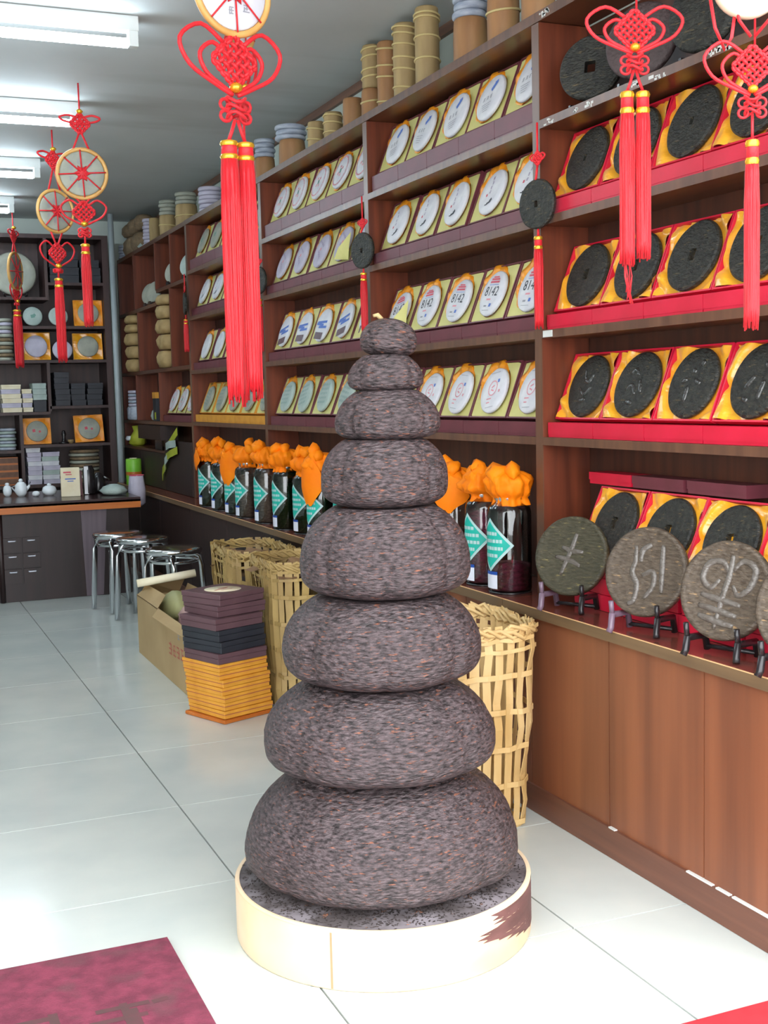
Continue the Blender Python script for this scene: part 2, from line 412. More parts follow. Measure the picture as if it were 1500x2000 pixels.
# ------------------------------------------------------------------ gift boxes in the bays
def grid_sheet(w, h, nx, ny, fn, y0=0):
    vs = []; fs = []
    for j in range(ny+1):
        for i in range(nx+1):
            x = -w/2+w*i/nx; y = y0+h*j/ny
            vs.append((x, y, fn(x, y)))
    for j in range(ny):
        for i in range(nx):
            a = j*(nx+1)+i; fs.append((a, a+1, a+nx+2, a+nx+1))
    return MB().add(vs, fs, True)
def tray_mb(w, h, d):
    m = MB(); t = .005
    m.box((0, h/2, -d+t/2), (w, h, t)); m.box((-w/2+t/2, h/2, -d/2), (t, h, d)); m.box((w/2-t/2, h/2, -d/2), (t, h, d))
    m.box((0, t/2, -d/2), (w-2*t, t, d)); m.box((0, h-t/2, -d/2), (w-2*t, t, d))
    return m
def ring_mb(cx, cy, R, r, seed, n=40, k=8):
    rings = []
    for i in range(n):
        a = 2*PI*i/n; w = 1+.35*noise.noise((math.cos(a)*3+seed, math.sin(a)*3, seed))
        rr = r*w*(.5+1.5*max(0, math.cos(a-2.25))); RR = R*(1+.04*noise.noise((math.cos(a)*2, math.sin(a)*2, seed+9)))
        rings.append([(cx+(RR+rr*math.cos(2*PI*q/k))*math.cos(a), cy+(RR+rr*math.cos(2*PI*q/k))*math.sin(a), -.006+.45*rr*math.sin(2*PI*q/k)+.0025*math.sin(9*a+seed*5)) for q in range(k)])
    rings.append(rings[0])
    return MB().loft(rings)
def card_mb(w, h, cx, cy, R, z=-.004, n=48):
    vs = []; fs = []
    for i in range(n):
        a = 2*PI*i/n; c, s_ = math.cos(a), math.sin(a)
        ex = (w/2-cx)/c if c > 1e-6 else ((-w/2-cx)/c if c < -1e-6 else 9); ey = (h-cy)/s_ if s_ > 1e-6 else ((0-cy)/s_ if s_ < -1e-6 else 9)
        e = min(ex, ey)
        vs += [(cx+R*c, cy+R*s_, z), (cx+e*c, cy+e*s_, z), (cx+R*c, cy+R*s_, z-.004)]
    for i in range(n):
        j = (i+1) % n
        fs += [(3*i, 3*i+1, 3*j+1, 3*j), (3*i, 3*j, 3*j+2, 3*i+2)]
    return MB().add(vs, fs, False)
def cake_mb(r, t, n=40, wob=0.):
    m = MB()
    pr = [(r*.9, 0), (r*.985, t*.2), (r, t*.5), (r*.985, t*.8), (r*.93, t), (r*.6, t*1.06), (.001, t*1.08)]
    return m.lathe(pr, n, fn=(lambda a, z: 1+wob*noise.noise((math.cos(a)*2, math.sin(a)*2, r*50))) if wob else None)
def coin_mb(r, t, hole, n=48, wob=.012, hw=1.):
    """pressed disc with a square hole right through"""
    m = MB(); O0, O1, I0, I1, O2, O3 = [], [], [], [], [], []
    for i in range(n):
        a = 2*PI*(i+.5)/n; c, s_ = math.cos(a), math.sin(a)
        R = r*(1+wob*noise.noise((c*2.2, s_*2.2, r*31)))
        e = hole/max(abs(c)/hw, abs(s_))
        O0.append((R*.97*c, R*.97*s_, 0)); O1.append((R*c, R*s_, t*.3)); O2.append((R*c, R*s_, t*.75)); O3.append((R*.95*c, R*.95*s_, t))
        I0.append((e*c, e*s_, t*.95)); I1.append((e*c, e*s_, 0))
    return m.loft([I1, O0, O1, O2, O3, I0, I1], smooth=False)

def tray_box(kind, w, h, seed, flap):
    d = .026
    nm = {'red': 'red_box', 'maroon': 'maroon_box', 'orange': 'orange_tray'}[kind]
    t = bpy.data.objects.new('gift_box', None); COL.objects.link(t); t.empty_display_size = .05
    tray_mb(w, h, d).build('tray', nm, t)
    if kind == 'red':
        def f(x, y):
            ed = max(0, min(1, (math.hypot(x-.010, y-.1055)-.1065)/.014))
            q = noise.noise((x*12+seed, y*12, seed)); fold = abs(math.sin(26*(x*math.cos(seed*2)+y*math.sin(seed*2.6))+5*noise.noise((x*10, y*10, seed+4))))
            return -.0135+ed*(.012*q+.017*fold)
        grid_sheet(w-.012, h-.012, 34, 28, f, .006).build('silk_lining', 'gold_silk', t)
    else:
        cx, cy = -.015, h/2+.006
        card_mb(w-.012, h-.006, 0, h/2, .088).build('card_insert', 'pale_card', t)
        MB().lathe([(.001, -.018), (.094, -.018)], 24, (0, h/2, 0), False, False).build('silk_bed', 'orange_silk', t)
        ring_mb(cx, cy, .083, .0135, seed, 72).build('silk_ring', 'orange_silk', t)
        if flap:
            vs = [(w/2-.006, .006, .004), (w/2-.10, .004, .036), (w/2-.06, .05, .048), (w/2-.006, .125, .034), (w/2-.006, .06, .020)]
            MB().add(vs, [(0, 4, 2, 1), (4, 3, 2)], False).build('card_flap', 'pale_card', t)
    return t
PROTO = {}
def get_box(kind, w, h, v, flap=False):
    k = (kind, v, round(w, 3), flap); first = k not in PROTO
    if first: PROTO[k] = tray_box(kind, w, h, 1.7*v+.3, flap)
    return PROTO[k], first
def put(proto, first, M, label, cat, group):
    if first: proto.matrix_basis = M; return tag(proto, label, cat, group)
    o = dup(proto, M, label, group); o['category'] = cat
    return o

def print_cake(style, r, t, paper):
    """paper-wrapped cake with its printing as flat children"""
    o = cake_mb(r, t, 36, .02).build('tea_cake', paper)
    z = t*1.09+.0006; rng = random.Random(hash(style) % 1000 if False else sum(map(ord, style)))
    def P(qs, ink, nm='print'):
        p = MB().quads(qs, z).build(nm, ink, o)
        if len(qs) > 1: p['kind'] = 'stuff'
    if style == 'blue':
        P([(.02, .035, .035, .016, 40), (.03, .046, .02, .012, 10), (.012, .028, .018, .01, 30)], 'ink_blue')
        q = []
        for k in range(3): q += glyph(rng, -.03+.022*k, -.002, .016)
        for k in range(4): q.append((-.005, -.025-.009*k, .06-.01*k, .002))
        P(q, 'ink_grey')
    elif style == 'stroke':
        P([(.012, -.045, .03, .008, 12), (.022, -.038, .016, .012, 40), (-.004, -.05, .018, .004, 0)], 'ink_black')
        q = []
        for k in range(4): q += glyph(rng, -.004+.004*(k % 2), .05-.018*k, .012)
        P(q, 'ink_purple'); P([(-.02, -.012, .01, .01, 10)], 'ink_red')
    elif style == 'digits':
        P([(0, .05, .06, .007), (0, .04, .066, .007), (0, .058, .04, .005)], 'ink_red')
        P([(0, .030, .07, .0018)], 'ink_blue')
        me = text_mesh('8142', .05); me.materials.append(MATS['ink_black'])
        l = bpy.data.objects.new('printed_number', me); COL.objects.link(l); l.parent = o; l.location = (0, .004, z)
        P([(-.004, -.024, .03, .006)], 'ink_pink'); P([(.02, -.045, .014, .012)], 'ink_blue'); P([(-.014, -.048, .02, .006), (0, -.064, .05, .0015)], 'ink_grey')
    elif style == 'redmark':
        q = []
        for k in range(14):
            a = 2*PI*k/14; q.append((.026*math.cos(a), .006+.026*math.sin(a), .012, .004, math.degrees(a)+90))
        q += [(0, .012, .02, .005, 20), (0, -.002, .02, .005, -20), (-.012, -.032, .03, .004), (-.014, -.046, .02, .004), (.045, -.01, .008, .01)]
        P(q, 'ink_pink'); P([(.03, .03, .012, .012)], 'ink_blue'); P([(0, .064, .06, .0016), (0, -.064, .05, .0016)], 'ink_grey')
    elif style == 'rosette':
        q = []
        for k in range(22):
            a = 2*PI*k/22; q.append((.068*math.cos(a), .068*math.sin(a), .016, .007, math.degrees(a)+90))
        for k in range(4): q.append((.02*math.cos(k*PI/2+.6), .024*math.sin(k*PI/2+.6), .014, .012, 30*k))
        P(q, 'ink_pink'); P([(0, 0, .018, .022, 10)], 'ink_green')
    elif style == 'purple':
        q = []
        for k in range(5): q += glyph(rng, -.03+.015*k, .045-.006*k, .012)
        for k in range(4): q += glyph(rng, .02-.012*k, -.035+.01*k, .014)
        P(q, 'ink_purple'); P([(.0, .006, .018, .014, 20)], 'ink_pink')
    elif style == 'landscape':
        P([(0, .012, .12, .012, 4), (-.02, .0, .09, .012, -3), (.02, -.012, .10, .012, 2)], 'ink_blue')
        P([(0, -.056, .10, .034)], 'maroon_dark')
    elif style == 'greenwash':
        q = []
        for k in range(6):
            for j in range(5): q += glyph(rng, -.045+.018*k, .05-.022*j, .011)
        P(q, 'ink_teal')
    elif style == 'greenspot': P([(0, 0, .03, .026, 12), (.012, .008, .02, .02, 40)], 'ink_green')
    elif style == 'redspot':
        P([(-.025, .004, .022, .022, 10), (.02, -.004, .016, .016, 30)], 'ink_red'); P([(.0, -.03, .09, .004, -14), (.0, .03, .07, .003, -10)], 'ink_grey')
    return o
ROWZ = [BOARD[1]+.0265, BOARD[2]+.0265, BOARD[3]+.0265, BOARD[4]+.0265]
BAYS = {3: (UP[1], UP[2], 'bay beside the red boxes'), 2: (UP[2], UP[3], 'bay behind the tower'), 1: (UP[3], UP[4], 'bay behind the tassel')}
ROWN = ['top row', 'second row', 'third row', 'bottom row']
STYLE = {(3, 0): ('blue', 'white_paper', 'white cake with blue print'), (3, 1): ('stroke', 'white_paper', 'white cake with black brush mark'), (3, 2): ('digits', 'white_paper', 'white cake numbered 8142'), (3, 3): ('redmark', 'white_paper', 'white cake with pink ring print'),
         (2, 0): ('rosette', 'white_paper', 'white cake with pink rosette print'), (2, 1): ('purple', 'lilac_paper', 'pale cake with purple print'), (2, 2): ('landscape', 'white_paper', 'white cake with blue band print'), (2, 3): ('greenwash', 'green_paper', 'grey green cake with fine print'),
         (1, 0): ('greenspot', 'grey_paper', 'grey green cake with green print'), (1, 1): ('stroke', 'white_paper', 'white cake with black brush mark'), (1, 2): ('plain', 'white_paper', 'plain white cake'), (1, 3): ('greenwash', 'grey_paper', 'grey cake with fine print')}
rng = random.Random(3)
CAKES = {}
for bay, (ya, yb, bn) in BAYS.items():
    n = 5; a, b = ya+.03, yb-.035
    pitch = (b-a)/n; w = pitch-.008; h = .207
    for row in range(4):
        kind = 'orange' if (bay, row) == (1, 3) else 'maroon'
        sh_h = .066 if row == 0 else .046
        th = math.radians(21); z0 = ROWZ[row]
        sty, paper, look = STYLE[(bay, row)]
        for i in range(n):                         # i counts from the photograph's left, the far end
            yc = b-(i+.5)*pitch
            where = f'{ORD[i]} from left, {ROWN[row]}, {bn}'
            fb = ('flat', kind, bay, row)
            if fb not in PROTO:
                o = bpy.data.objects.new('closed_box', None); COL.objects.link(o)
                m_ = 'orange_tray' if kind == 'orange' else 'maroon_box'
                MB().box((.067, 0, sh_h*.08), (.134, pitch-.004, sh_h*.16)).build('box_base', m_, o)
                MB().box((.067, 0, sh_h*.58+.0002), (.136, pitch-.002, sh_h*.84)).build('box_lid', m_, o)
                PROTO[fb] = o; first = True
            else: first = False
            put(PROTO[fb], first, T3(SX+.012, yc, z0), f'flat closed {kind} box, {where}', 'box', 'closed boxes under the display boxes')
            v = rng.randrange(3); flap = (bay in (3, 2)) and row < 3 and rng.random() < .22
            p, first = get_box(kind, w, h, v, flap)
            M = face_frame((SX+.036, yc+rng.uniform(-.004, .004), z0+sh_h+.0105), PI+rng.uniform(-.03, .03), th+rng.uniform(-.02, .02))
            put(p, first, M, f'open {kind} gift box, {where}', 'gift box', 'open gift boxes of wrapped cakes')
            ck = (bay, row)
            first = ck not in CAKES
            if first: CAKES[ck] = print_cake(sty, .083, .016, paper)
            Mc = M @ T3(.026+rng.uniform(-.005, .004), h*.45+rng.uniform(-.003, .003), .0042) @ RZ(rng.uniform(-.2, .2)) @ RX(rng.uniform(-.03, .03))
            put(CAKES[ck], first, Mc, f'{look}, {where}', 'tea cake', 'wrapped tea cakes in gift boxes')

# red boxes, right bay
def relief_lines(kind, r):
    if kind == 0: return [[(-.25, .5), (-.1, .2), (.1, .1), (.25, .35)], [(-.3, -.1), (0, -.3), (.3, -.05)], [(-.2, -.5), (.15, -.45)]]
    if kind == 1: return [[(-.3, .3), (-.1, .42), (.05, .25)], [(-.35, -.2), (-.1, -.05), (.1, -.35)], [(.2, .1), (.35, -.3)], [(-.2, -.55), (.1, -.6)]]
    if kind == 2: return [[(.35, .6), (.25, .45)], [(-.05, .35), (.1, .28)], [(-.1, -.1), (-.1, -.55)], [(-.4, .0), (-.2, .1)], [(.15, .05), (.4, -.05)]]
    return [[(.15, .45), (.3, .35)], [(-.1, .1), (-.35, -.25)], [(.3, .0), (.25, -.5)], [(-.3, -.5), (-.1, -.55)]]
def relief(parent, lines, r, z, w, m_, name='raised_stroke'):
    for ln in lines:
        Q = [Vector((r*a, r*b, z)) for a, b in ln]; Q = [Q[0]]+Q+[Q[-1]]; pts = []
        for i in range(1, len(Q)-2):
            for k in range(5):
                t_ = k/5; a, b, c, d = Q[i-1], Q[i], Q[i+1], Q[i+2]
                pts.append(.5*((2*b)+(c-a)*t_+(2*a-5*b+4*c-d)*t_*t_+(3*b-a-3*c+d)*t_**3))
        pts.append(Q[-1]); n = len(pts)
        rad = [w*(.55+.45*math.sin(PI*min(1, max(0, (i+.6)/n)))) for i in range(n)]
        MB().tube(pts, rad, 8, upv=(0, 0, 1), flat=1.35).build(name, m_, parent)
B4 = 'bay of red boxes'
n4 = 5; a4, b4 = UP[0]+.03, UP[1]-.03
pitch = .257
for row in range(3):
    z0 = [ROWZ[1], ROWZ[2], ROWZ[3]][row]
    for i in range(n4):
        yc = b4-(i+.5)*pitch
        where = f'{ORD[i]} from left, {["upper", "middle", "lower"][row]} row, {B4}'
        if 'flatred' not in PROTO:
            o = bpy.data.objects.new('closed_box', None); COL.objects.link(o)
            MB().box((.067, 0, .004), (.134, pitch-.004, .008)).build('box_base', 'red_box', o)
            MB().box((.067, 0, .0268), (.136, pitch-.002, .0375)).build('box_lid', 'red_box', o)
            PROTO['flatred'] = o; first = True
        else: first = False
        put(PROTO['flatred'], first, T3(SX+.012, yc, z0), f'flat closed red box, {where}', 'box', 'closed red boxes under the display boxes')
        p, first = get_box('red', pitch-.006, .215, (row*2+i) % 4)
        M = face_frame((SX+.036, yc, z0+.0565), PI+rng.uniform(-.025, .025), math.radians(21))
        put(p, first, M, f'open red gift box with golden silk, {where}', 'gift box', 'open red gift boxes')
        ck = ('coin', row, i if row == 2 else 0); first = ck not in CAKES
        if first:
            if row < 2: CAKES[ck] = coin_mb(.099, .018, .017 if row == 1 else .011, hw=.75 if row else .6).build('coin_tea_cake', 'tea_coin')
            else:
                o = cake_mb(.099, .017, 44, .012).build('embossed_tea_cake', 'tea_coin')
                relief(o, relief_lines(i % 4, .1), .1, .0165, .0062, 'tea_gloss', 'raised_figure')
                CAKES[ck] = o
        Mc = M @ T3(.010+rng.uniform(-.0015, .0015), .1062+rng.uniform(-.001, .001), -.0092) @ RZ(rng.uniform(-.1, .1)) @ RX(rng.uniform(-.015, .015))
        lk = 'dark round cake with square hole' if row < 2 else 'dark embossed round cake'
        put(CAKES[ck], first, Mc, f'{lk}, {where}', 'tea cake', 'dark tea cakes in red boxes')
# row on the counter: red boxes leaning on a pile of flat red ones
for i in range(4):
    yc = 3.02-i*.262
    for k in range(3):
        lab = f'flat red box, {["lowest", "middle", "uppermost"][k]} of the {ORD[i]} pile from left on the counter'
        o = dup(PROTO['flatred'], T3(1.945+.004*k, yc+.004*((k*7+i) % 3-1), CZ+.0008+.0475*k), lab, 'flat red boxes on the counter'); o['category'] = 'box'
    M = face_frame((1.958, yc, CZ+.157), PI+.02*i, math.radians(24))
    p, first = get_box('red', pitch-.006, .215, (i+1) % 4)
    put(p, first, M, f'open red gift box with golden silk, {ORD[i]} from left on the counter behind embossed cakes', 'gift box', 'open red gift boxes')
    ck = ('coinc', 0); first = ck not in CAKES
    if first: CAKES[ck] = coin_mb(.098, .018, .018, hw=.7).build('coin_tea_cake', 'tea_coin')
    put(CAKES[ck], first, M @ T3(.010, .1055, -.0125) @ RZ(.1*i), f'dark coin-shaped tea cake in the {ORD[i]} red box from left on the counter', 'tea cake', 'dark tea cakes in red boxes')
for k, (y, z, c) in enumerate(((3.12, 1.0, 'red_box'), (2.66, .985, 'maroon_box'))):
    pass

# three large discs in the top compartment of the right bay
def stand(M, s, label, grp, prong='black_lacquer'):
    t = thing('cake_stand', label, 'stand', M, grp)
    for sx in (-1, 1):
        m = MB(); m.tube([(sx*s*.55, 0, -s*.62), (sx*s*.5, -.0, -s*.3), (sx*s*.5, s*.02, -s*.06), (sx*s*.5, -s*.1, .02*s), (sx*s*.5, -s*.32, 0), (sx*s*.5, -s*.34, s*.17)], [.007]*2+[.008]*3+[.006], 8, upv=(1, 0, 0))
        m.build('foot', prong, t)
    MB().tube([(-s*.5, 0, -s*.3), (s*.5, 0, -s*.3)], .006, 8).build('crossbar', prong, t)
    return t
for k, (y, zc, r, x, az, mt, hole, lab) in enumerate(((3.165, 2.228, .098, 2.035, PI+.62, 'tea_coin', .017, 'round dark tea disc with square hole, left in the top compartment'), (2.90, 2.235, .108, 2.03, PI+.5, 'tea_big', 0, 'plain purplish brown tea disc, middle of the top compartment'), (2.62, 2.235, .108, 2.03, PI+.3, 'tea_coin', 0, 'large dark tea disc, right in the top compartment'))):
    M = face_frame((x, y, zc), az, math.radians(10))
    o = (coin_mb(r, .024, hole, 56) if hole else cake_mb(r, .024, 56, .012)).build('tea_disc', mt, None, M)
    tag(o, lab, 'tea disc', 'large tea discs in the top compartment')
    zb = zc-r*math.cos(math.radians(10))-.003
    t = thing('cake_stand', f'small black stand under the {["left", "middle", "right"][k]} tea disc in the top compartment', 'stand', T3(x, y, 2.1105), 'stands in the top compartment')
    for s_ in (-1, 1):
        MB().box((-.03*math.cos(az-PI)+.035*s_*math.sin(az-PI), -.03*math.sin(az-PI)-.035*s_*math.cos(az-PI), .006), (.06, .01, .01), None).build('foot', 'black_lacquer', t)
    MB().box((0, 0, .006), (.012, .09, .01)).build('crossbar', 'black_lacquer', t)

# embossed cakes on stands, front of the counter
PLATES = [(1.862, 3.035, .8035, .118, 0, 'tea_plate_green', 'leftmost, greenish, beside the jar'), (1.852, 2.65, .806, .120, 1, 'tea_plate', 'second from left, brown'), (1.848, 2.322, .802, .121, 2, 'tea_plate', 'third from left, greyish'), (1.85, 2.06, .80, .118, 3, 'tea_plate', 'rightmost, cut by the picture edge')]
EMB = [[[(.12, .55), (.0, .1), (-.22, -.5)], [(-.25, .2), (0, .12), (.35, .1)], [(-.4, -.05), (0, -.12), (.3, -.25)]],
       [[(-.28, .55), (-.25, .2), (-.3, -.05), (-.15, -.3), (-.18, -.65), (-.32, -.75)], [(.1, .6), (-.1, .45), (-.12, .2)], [(.38, .6), (.42, .1), (.46, -.45)], [(-.05, -.1), (.2, .0), (.25, -.3), (.05, -.6)]],
       [[(.1, .7), (.08, .3), (0, -.1), (-.12, -.78)], [(.05, .35), (-.1, .55), (-.4, .5), (-.5, .2), (-.3, .02), (-.12, .2)], [(.15, .4), (.35, .6), (.62, .45), (.55, .1), (.32, -.08), (.18, .1)], [(-.5, -.12), (-.05, -.2), (.4, -.28)], [(-.52, -.34), (-.08, -.42), (.34, -.5)], [(-.5, -.54), (-.14, -.62), (.3, -.7)]],
       [[(-.1, .6), (-.1, -.6)], [(-.5, .3), (.4, .3)], [(-.5, -.2), (.4, -.2)]]]
for k, (x, y, z, r, e, mt, w) in enumerate(PLATES):
    az = PI+[.52, .44, .36, .3][k]; lean = math.radians(15)
    M = face_frame((x, y, z), az, lean)
    pr = [(r*.92, -.026), (r*.99, -.022), (r, -.012), (r*.985, -.003), (r*.93, 0), (r*.88, -.003), (r*.86, -.004), (.001, -.001)]
    o = MB().lathe(pr, 64, fn=lambda a, zz: 1+.008*noise.noise((math.cos(a)*3, math.sin(a)*3, k))).build('embossed_tea_disc', mt, None, M)
    tag(o, f'embossed round tea disc on a small stand, {w}', 'tea disc', 'embossed tea discs on the counter')
    relief(o, EMB[e], r, -.004, .0068, 'plate_relief')
    Ms = T3(x, y, CZ+.007) @ RZ(az+PI/2)
    t = thing('cake_stand', f'small dark stand holding the embossed tea disc, {w}', 'stand', Ms, 'stands of the embossed discs')
    bz = z-CZ-.007-r*math.cos(lean)
    for sx in (-1, 1):
        m = MB()
        xx = sx*r*.56; low = z-CZ-.007-math.sqrt(r*r-xx*xx)*math.cos(lean)
        yb_ = -math.sqrt(r*r-xx*xx)*math.sin(lean)
        m.tube([(xx*1.05, -.062, 0), (xx, -.056, .012), (xx, -.05, low-.018), (xx, -.04, low-.020), (xx, .03, low-.024), (xx, .04, 0)], [.009]*6, 8, upv=(1, 0, 0))
        m.tube([(xx, -.05, low-.018), (xx, -.055, low+.018)], .007, 8, upv=(1, 0, 0))
        m.build('foot', 'violet_lacquer' if (sx < 0 and k < 2) else 'black_lacquer', t)
    MB().tube([(-r*.56, .036, .008), (r*.56, .036, .008)], .006, 8).build('crossbar', 'black_lacquer', t)

# ------------------------------------------------------------------ tower of pressed tea melons on its drum
PX, PY, PR, PH = 1.087, 2.645, .359, .137
pl_ = thing('drum_plinth', 'low round plinth with cream veneer side under the tea tower', 'plinth', T3(PX, PY, 0))
MB().lathe([(PR-.004, .001), (PR-.002, .004), (PR-.002, PH-.004), (PR-.004, PH-.002)], 96, cap0=True, cap1=False).build('veneer_band', 'plinth_veneer', pl_)
MB().lathe([(PR-.006, PH-.012), (PR-.012, PH-.0005), (.001, PH)], 96, cap0=False, cap1=False).build('top_panel', 'plinth_top', pl_)
MB().lathe([(PR-.003, PH-.006), (PR-.001, PH-.003), (PR-.003, PH+.001), (PR-.012, PH+.0005)], 96, cap0=False, cap1=False).build('rim', 'plinth_veneer', pl_)
m = MB(); a0 = math.atan2(-PY, -PX)     # towards the camera
for zz in (0,): m.box(((PR-.0015)*math.cos(a0-.36), (PR-.0015)*math.sin(a0-.36), PH/2-.002), (.004, .007, PH-.012), None)
sm = MB()
aa = a0-.33
sm.add([((PR-.0012)*math.cos(aa+d), (PR-.0012)*math.sin(aa+d), z) for d in (-.007, .007) for z in (.004, PH-.006)], [(0, 1, 3, 2)])
sm.build('veneer_seam', 'seam_brown', pl_)
bare = MB(); vs = []; fs = []; rb = random.Random(5)
rows, cols = 22, 14
TONGUE = [.0, .05, .10, .02, .16, .03, .20, .08, .0, .12, -.02, .10, .04, .22, .10, .30, .20, .42, .34, .55, .50, .66, .72]
for j in range(rows+1):
    z = PH-.009-(PH*.76)*j/rows
    al = a0+.72+TONGUE[j]*.8-(.10 if 8 <= j <= 13 else 0); ar = a0+1.8
    for i in range(cols+1):
        a = al+(ar-al)*i/cols
        vs.append(((PR-.0008)*math.cos(a), (PR-.0008)*math.sin(a), z))
for j in range(rows):
    for i in range(cols):
        q_ = j*(cols+1)+i; fs.append((q_, q_+cols+1, q_+cols+2, q_+1))
bare.add(vs, fs, True).build('peeled_patch', 'plinth_bare', pl_)
cr = MB(); rc = random.Random(11)
for k in range(4200):
    a = rc.uniform(0, 2*PI); q = PR-.014-rc.random()**.7*.13
    if q < .2: continue
    x, y = q*math.cos(a), q*math.sin(a); l, w, t_ = rc.uniform(.002, .0065), rc.uniform(.0012, .0026), rc.uniform(.001, .0025); b = rc.uniform(0, PI)
    dx, dy = l*math.cos(b), l*math.sin(b); ex, ey = -w*math.sin(b), w*math.cos(b)
    cr.add([(x-dx, y-dy, PH), (x+ex, y+ey, PH+t_*.4), (x+dx, y+dy, PH), (x-ex, y-ey, PH+t_*.4), (x, y, PH+t_)], [(0, 3, 4), (3, 2, 4), (2, 1, 4), (1, 0, 4)])
stuff(cr.build('loose_tea', 'tea_dark', pl_))
MELON = [(.331, 1.088, 2.644, .1385, .215, .425, 2.8, 2.05), (.281, 1.086, 2.645, .394, .470, .640, 2.7, 1.95), (.240, 1.096, 2.641, .603, .692, .845, 2.6, 2.0), (.205, 1.108, 2.636, .810, .890, 1.050, 2.6, 2.1), (.152, 1.111, 2.635, 1.019, 1.082, 1.202, 2.6, 2.2), (.125, 1.120, 2.631, 1.177, 1.218, 1.310, 2.7, 1.95), (.090, 1.118, 2.631, 1.290, 1.318, 1.388, 2.6, 1.9), (.067, 1.124, 2.629, 1.372, 1.406, 1.460, 2.4, 2.1)]
for k, (R, cx, cy, zb, zw, zt, n0, n1) in enumerate(MELON):
    prof = []
    N0 = 36
    for i in range(N0+1):
        a = -PI/2+PI*i/N0; s_ = math.sin(a); c_ = max(math.cos(a), 0)
        e = 2/(n0+.5 if s_ < 0 else n1)
        z = zw+(abs(s_)**e)*(zb-zw if s_ < 0 else zt-zw)
        if k < 7: z = min(z, MELON[k+1][3]+.0035-.00001*(N0-i))
        prof.append((max(R*c_**e, .0008), z-zb))
    ac = math.atan2(-cy, -cx)
    def lobes(a, z, R=R, k=k):
        g = 0
        for q in range(8):
            d = (a-ac-.03-q*PI/4+PI) % (2*PI)-PI
            g += math.exp(-(d/.055)**2)
        c, s_ = math.cos(a), math.sin(a)
        return 1-(.042 if 1 < k < 7 else .020)*g-(.009 if k else .003)*math.cos(8*(a-ac-.03))+.02*noise.noise((c*1.7+k*3, s_*1.7, z*5/R*.3))+.008*noise.noise((c*9, s_*9, z*40))
    M = T3(cx, cy, zb)
    if k == 7: M = M @ RY(math.radians(6)) @ RX(math.radians(-3))
    o = MB().lathe(prof, 128, cap0=False, cap1=False, fn=lobes).build('tea_melon', 'tea_melon', None, M)
    tag(o, f'pumpkin-shaped block of pressed dark tea, {["bottom and largest", "second from the bottom", "third from the bottom", "fourth from the bottom", "fifth from the bottom", "third from the top", "second from the top", "topmost and smallest"][k]} of the tower', 'pressed tea', 'pressed tea melons of the tower')
    if k == 7:
        MB().tube([(-.02, 0, zt-zb-.004), (-.03, .004, zt-zb+.006), (-.04, .004, zt-zb+.003)], [.006, .006, .004], 6).build('stem', 'husk_pale', o)

# ------------------------------------------------------------------ mats at the threshold
c1 = MB().box((-.21, 1.98, .0062), (1.58, 1.58, .012)).build('door_mat', 'carpet'); tag(c1, 'worn dark red carpet mat with faded lettering at lower left', 'mat')
g = random.Random(4); q = []
for k, (x, y, s_) in enumerate(((.235, 2.44, .15), (.41, 2.43, .13), (.06, 2.40, .15), (-.12, 2.40, .15))): q += glyph(g, x, y, s_)
stuff(MB().quads(q, .0126).build('faded_lettering', 'carpet_mark', c1))
MB().quads([(.498, 2.475, .035, .016, 8)], .0127).build('stain', 'carpet_mark', c1)
c2 = MB().box((1.45, 1.46, .0062), (.68, .926, .012)).build('door_mat', 'carpet_red'); tag(c2, 'bright red mat just showing in the lower right corner', 'mat')

# ------------------------------------------------------------------ bamboo-husk packs and cake piles on top of the shelving
TZ = 2.4345
def husk_pack(x, y, z, d, h, ties, label, m='husk', seed=0):
    o = thing('bamboo_husk_pack', label, 'tea pack', T3(x, y, z), 'bamboo husk tea packs on the shelving')
    r = d/2
    MB().lathe([(r*.94, 0), (r, .006), (r*.985, h*.3), (r*1.0, h*.52), (r*.97, h*.8), (r*.94, h-.006), (r*.86, h), (.002, h-.006)], 20, fn=lambda a, zz: 1+.03*noise.noise((math.cos(a)*2+seed, math.sin(a)*2, zz*9))).build('husk_wrap', m, o)
    for t_ in ties:
        MB().tube([((r*1.02)*math.cos(2*PI*k/20), (r*1.02)*math.sin(2*PI*k/20), t_*h+.006*math.sin(2*PI*k/20+seed)) for k in range(20)], .0042, 6, True).build('tie', 'tie', o)
    return o
PACKS = [(3.47, .11, .20, (), 'tallest plain husk pack nearest the shop front', 'husk'), (3.70, .11, .20, (.55,), 'second husk pack from the shop front', 'husk'),
         (3.94, .125, .155, (), 'short husk pack carrying a pile of blue grey cakes', 'husk'),
         (4.30, .094, .30, (.35, .62, .85, .9), 'very tall tied husk pack left of the blue grey pile', 'husk_pale'),
         (4.50, .100, .295, (.16, .40, .55, .72, .86, .94), 'tall husk pack with six ties', 'husk_pale'),
         (4.68, .088, .275, (.14, .5, .66, .9), 'tall narrow husk pack with four ties', 'husk'),
         (4.855, .090, .13, (.6,), 'short wide husk pack under a tied bundle', 'husk'),
         (5.07, .094, .14, (), 'plain short husk pack left of the tall ones', 'husk'), (5.32, .088, .135, (.3, .62, .86), 'greenish tied husk pack, second left of the tall ones', 'husk_pale'),
         (5.545, .088, .14, (.4, .75), 'greenish tied husk pack, third left of the tall ones', 'husk_pale'),
         (5.92, .135, .13, (), 'wide brown husk pack under white cakes', 'husk'), (6.36, .11, .125, (), 'brown husk pack beside the long tassel', 'husk'),
         (8.13, .15, .145, (.45,), 'squat husk pack with cakes on top, over the cabinet', 'husk_pale'), (8.66, .13, .15, (.5,), 'squat husk pack with cakes, second over the cabinet', 'husk_pale'), (9.08, .085, .19, (), 'narrow tan husk pack over the cabinet', 'husk_pale')]
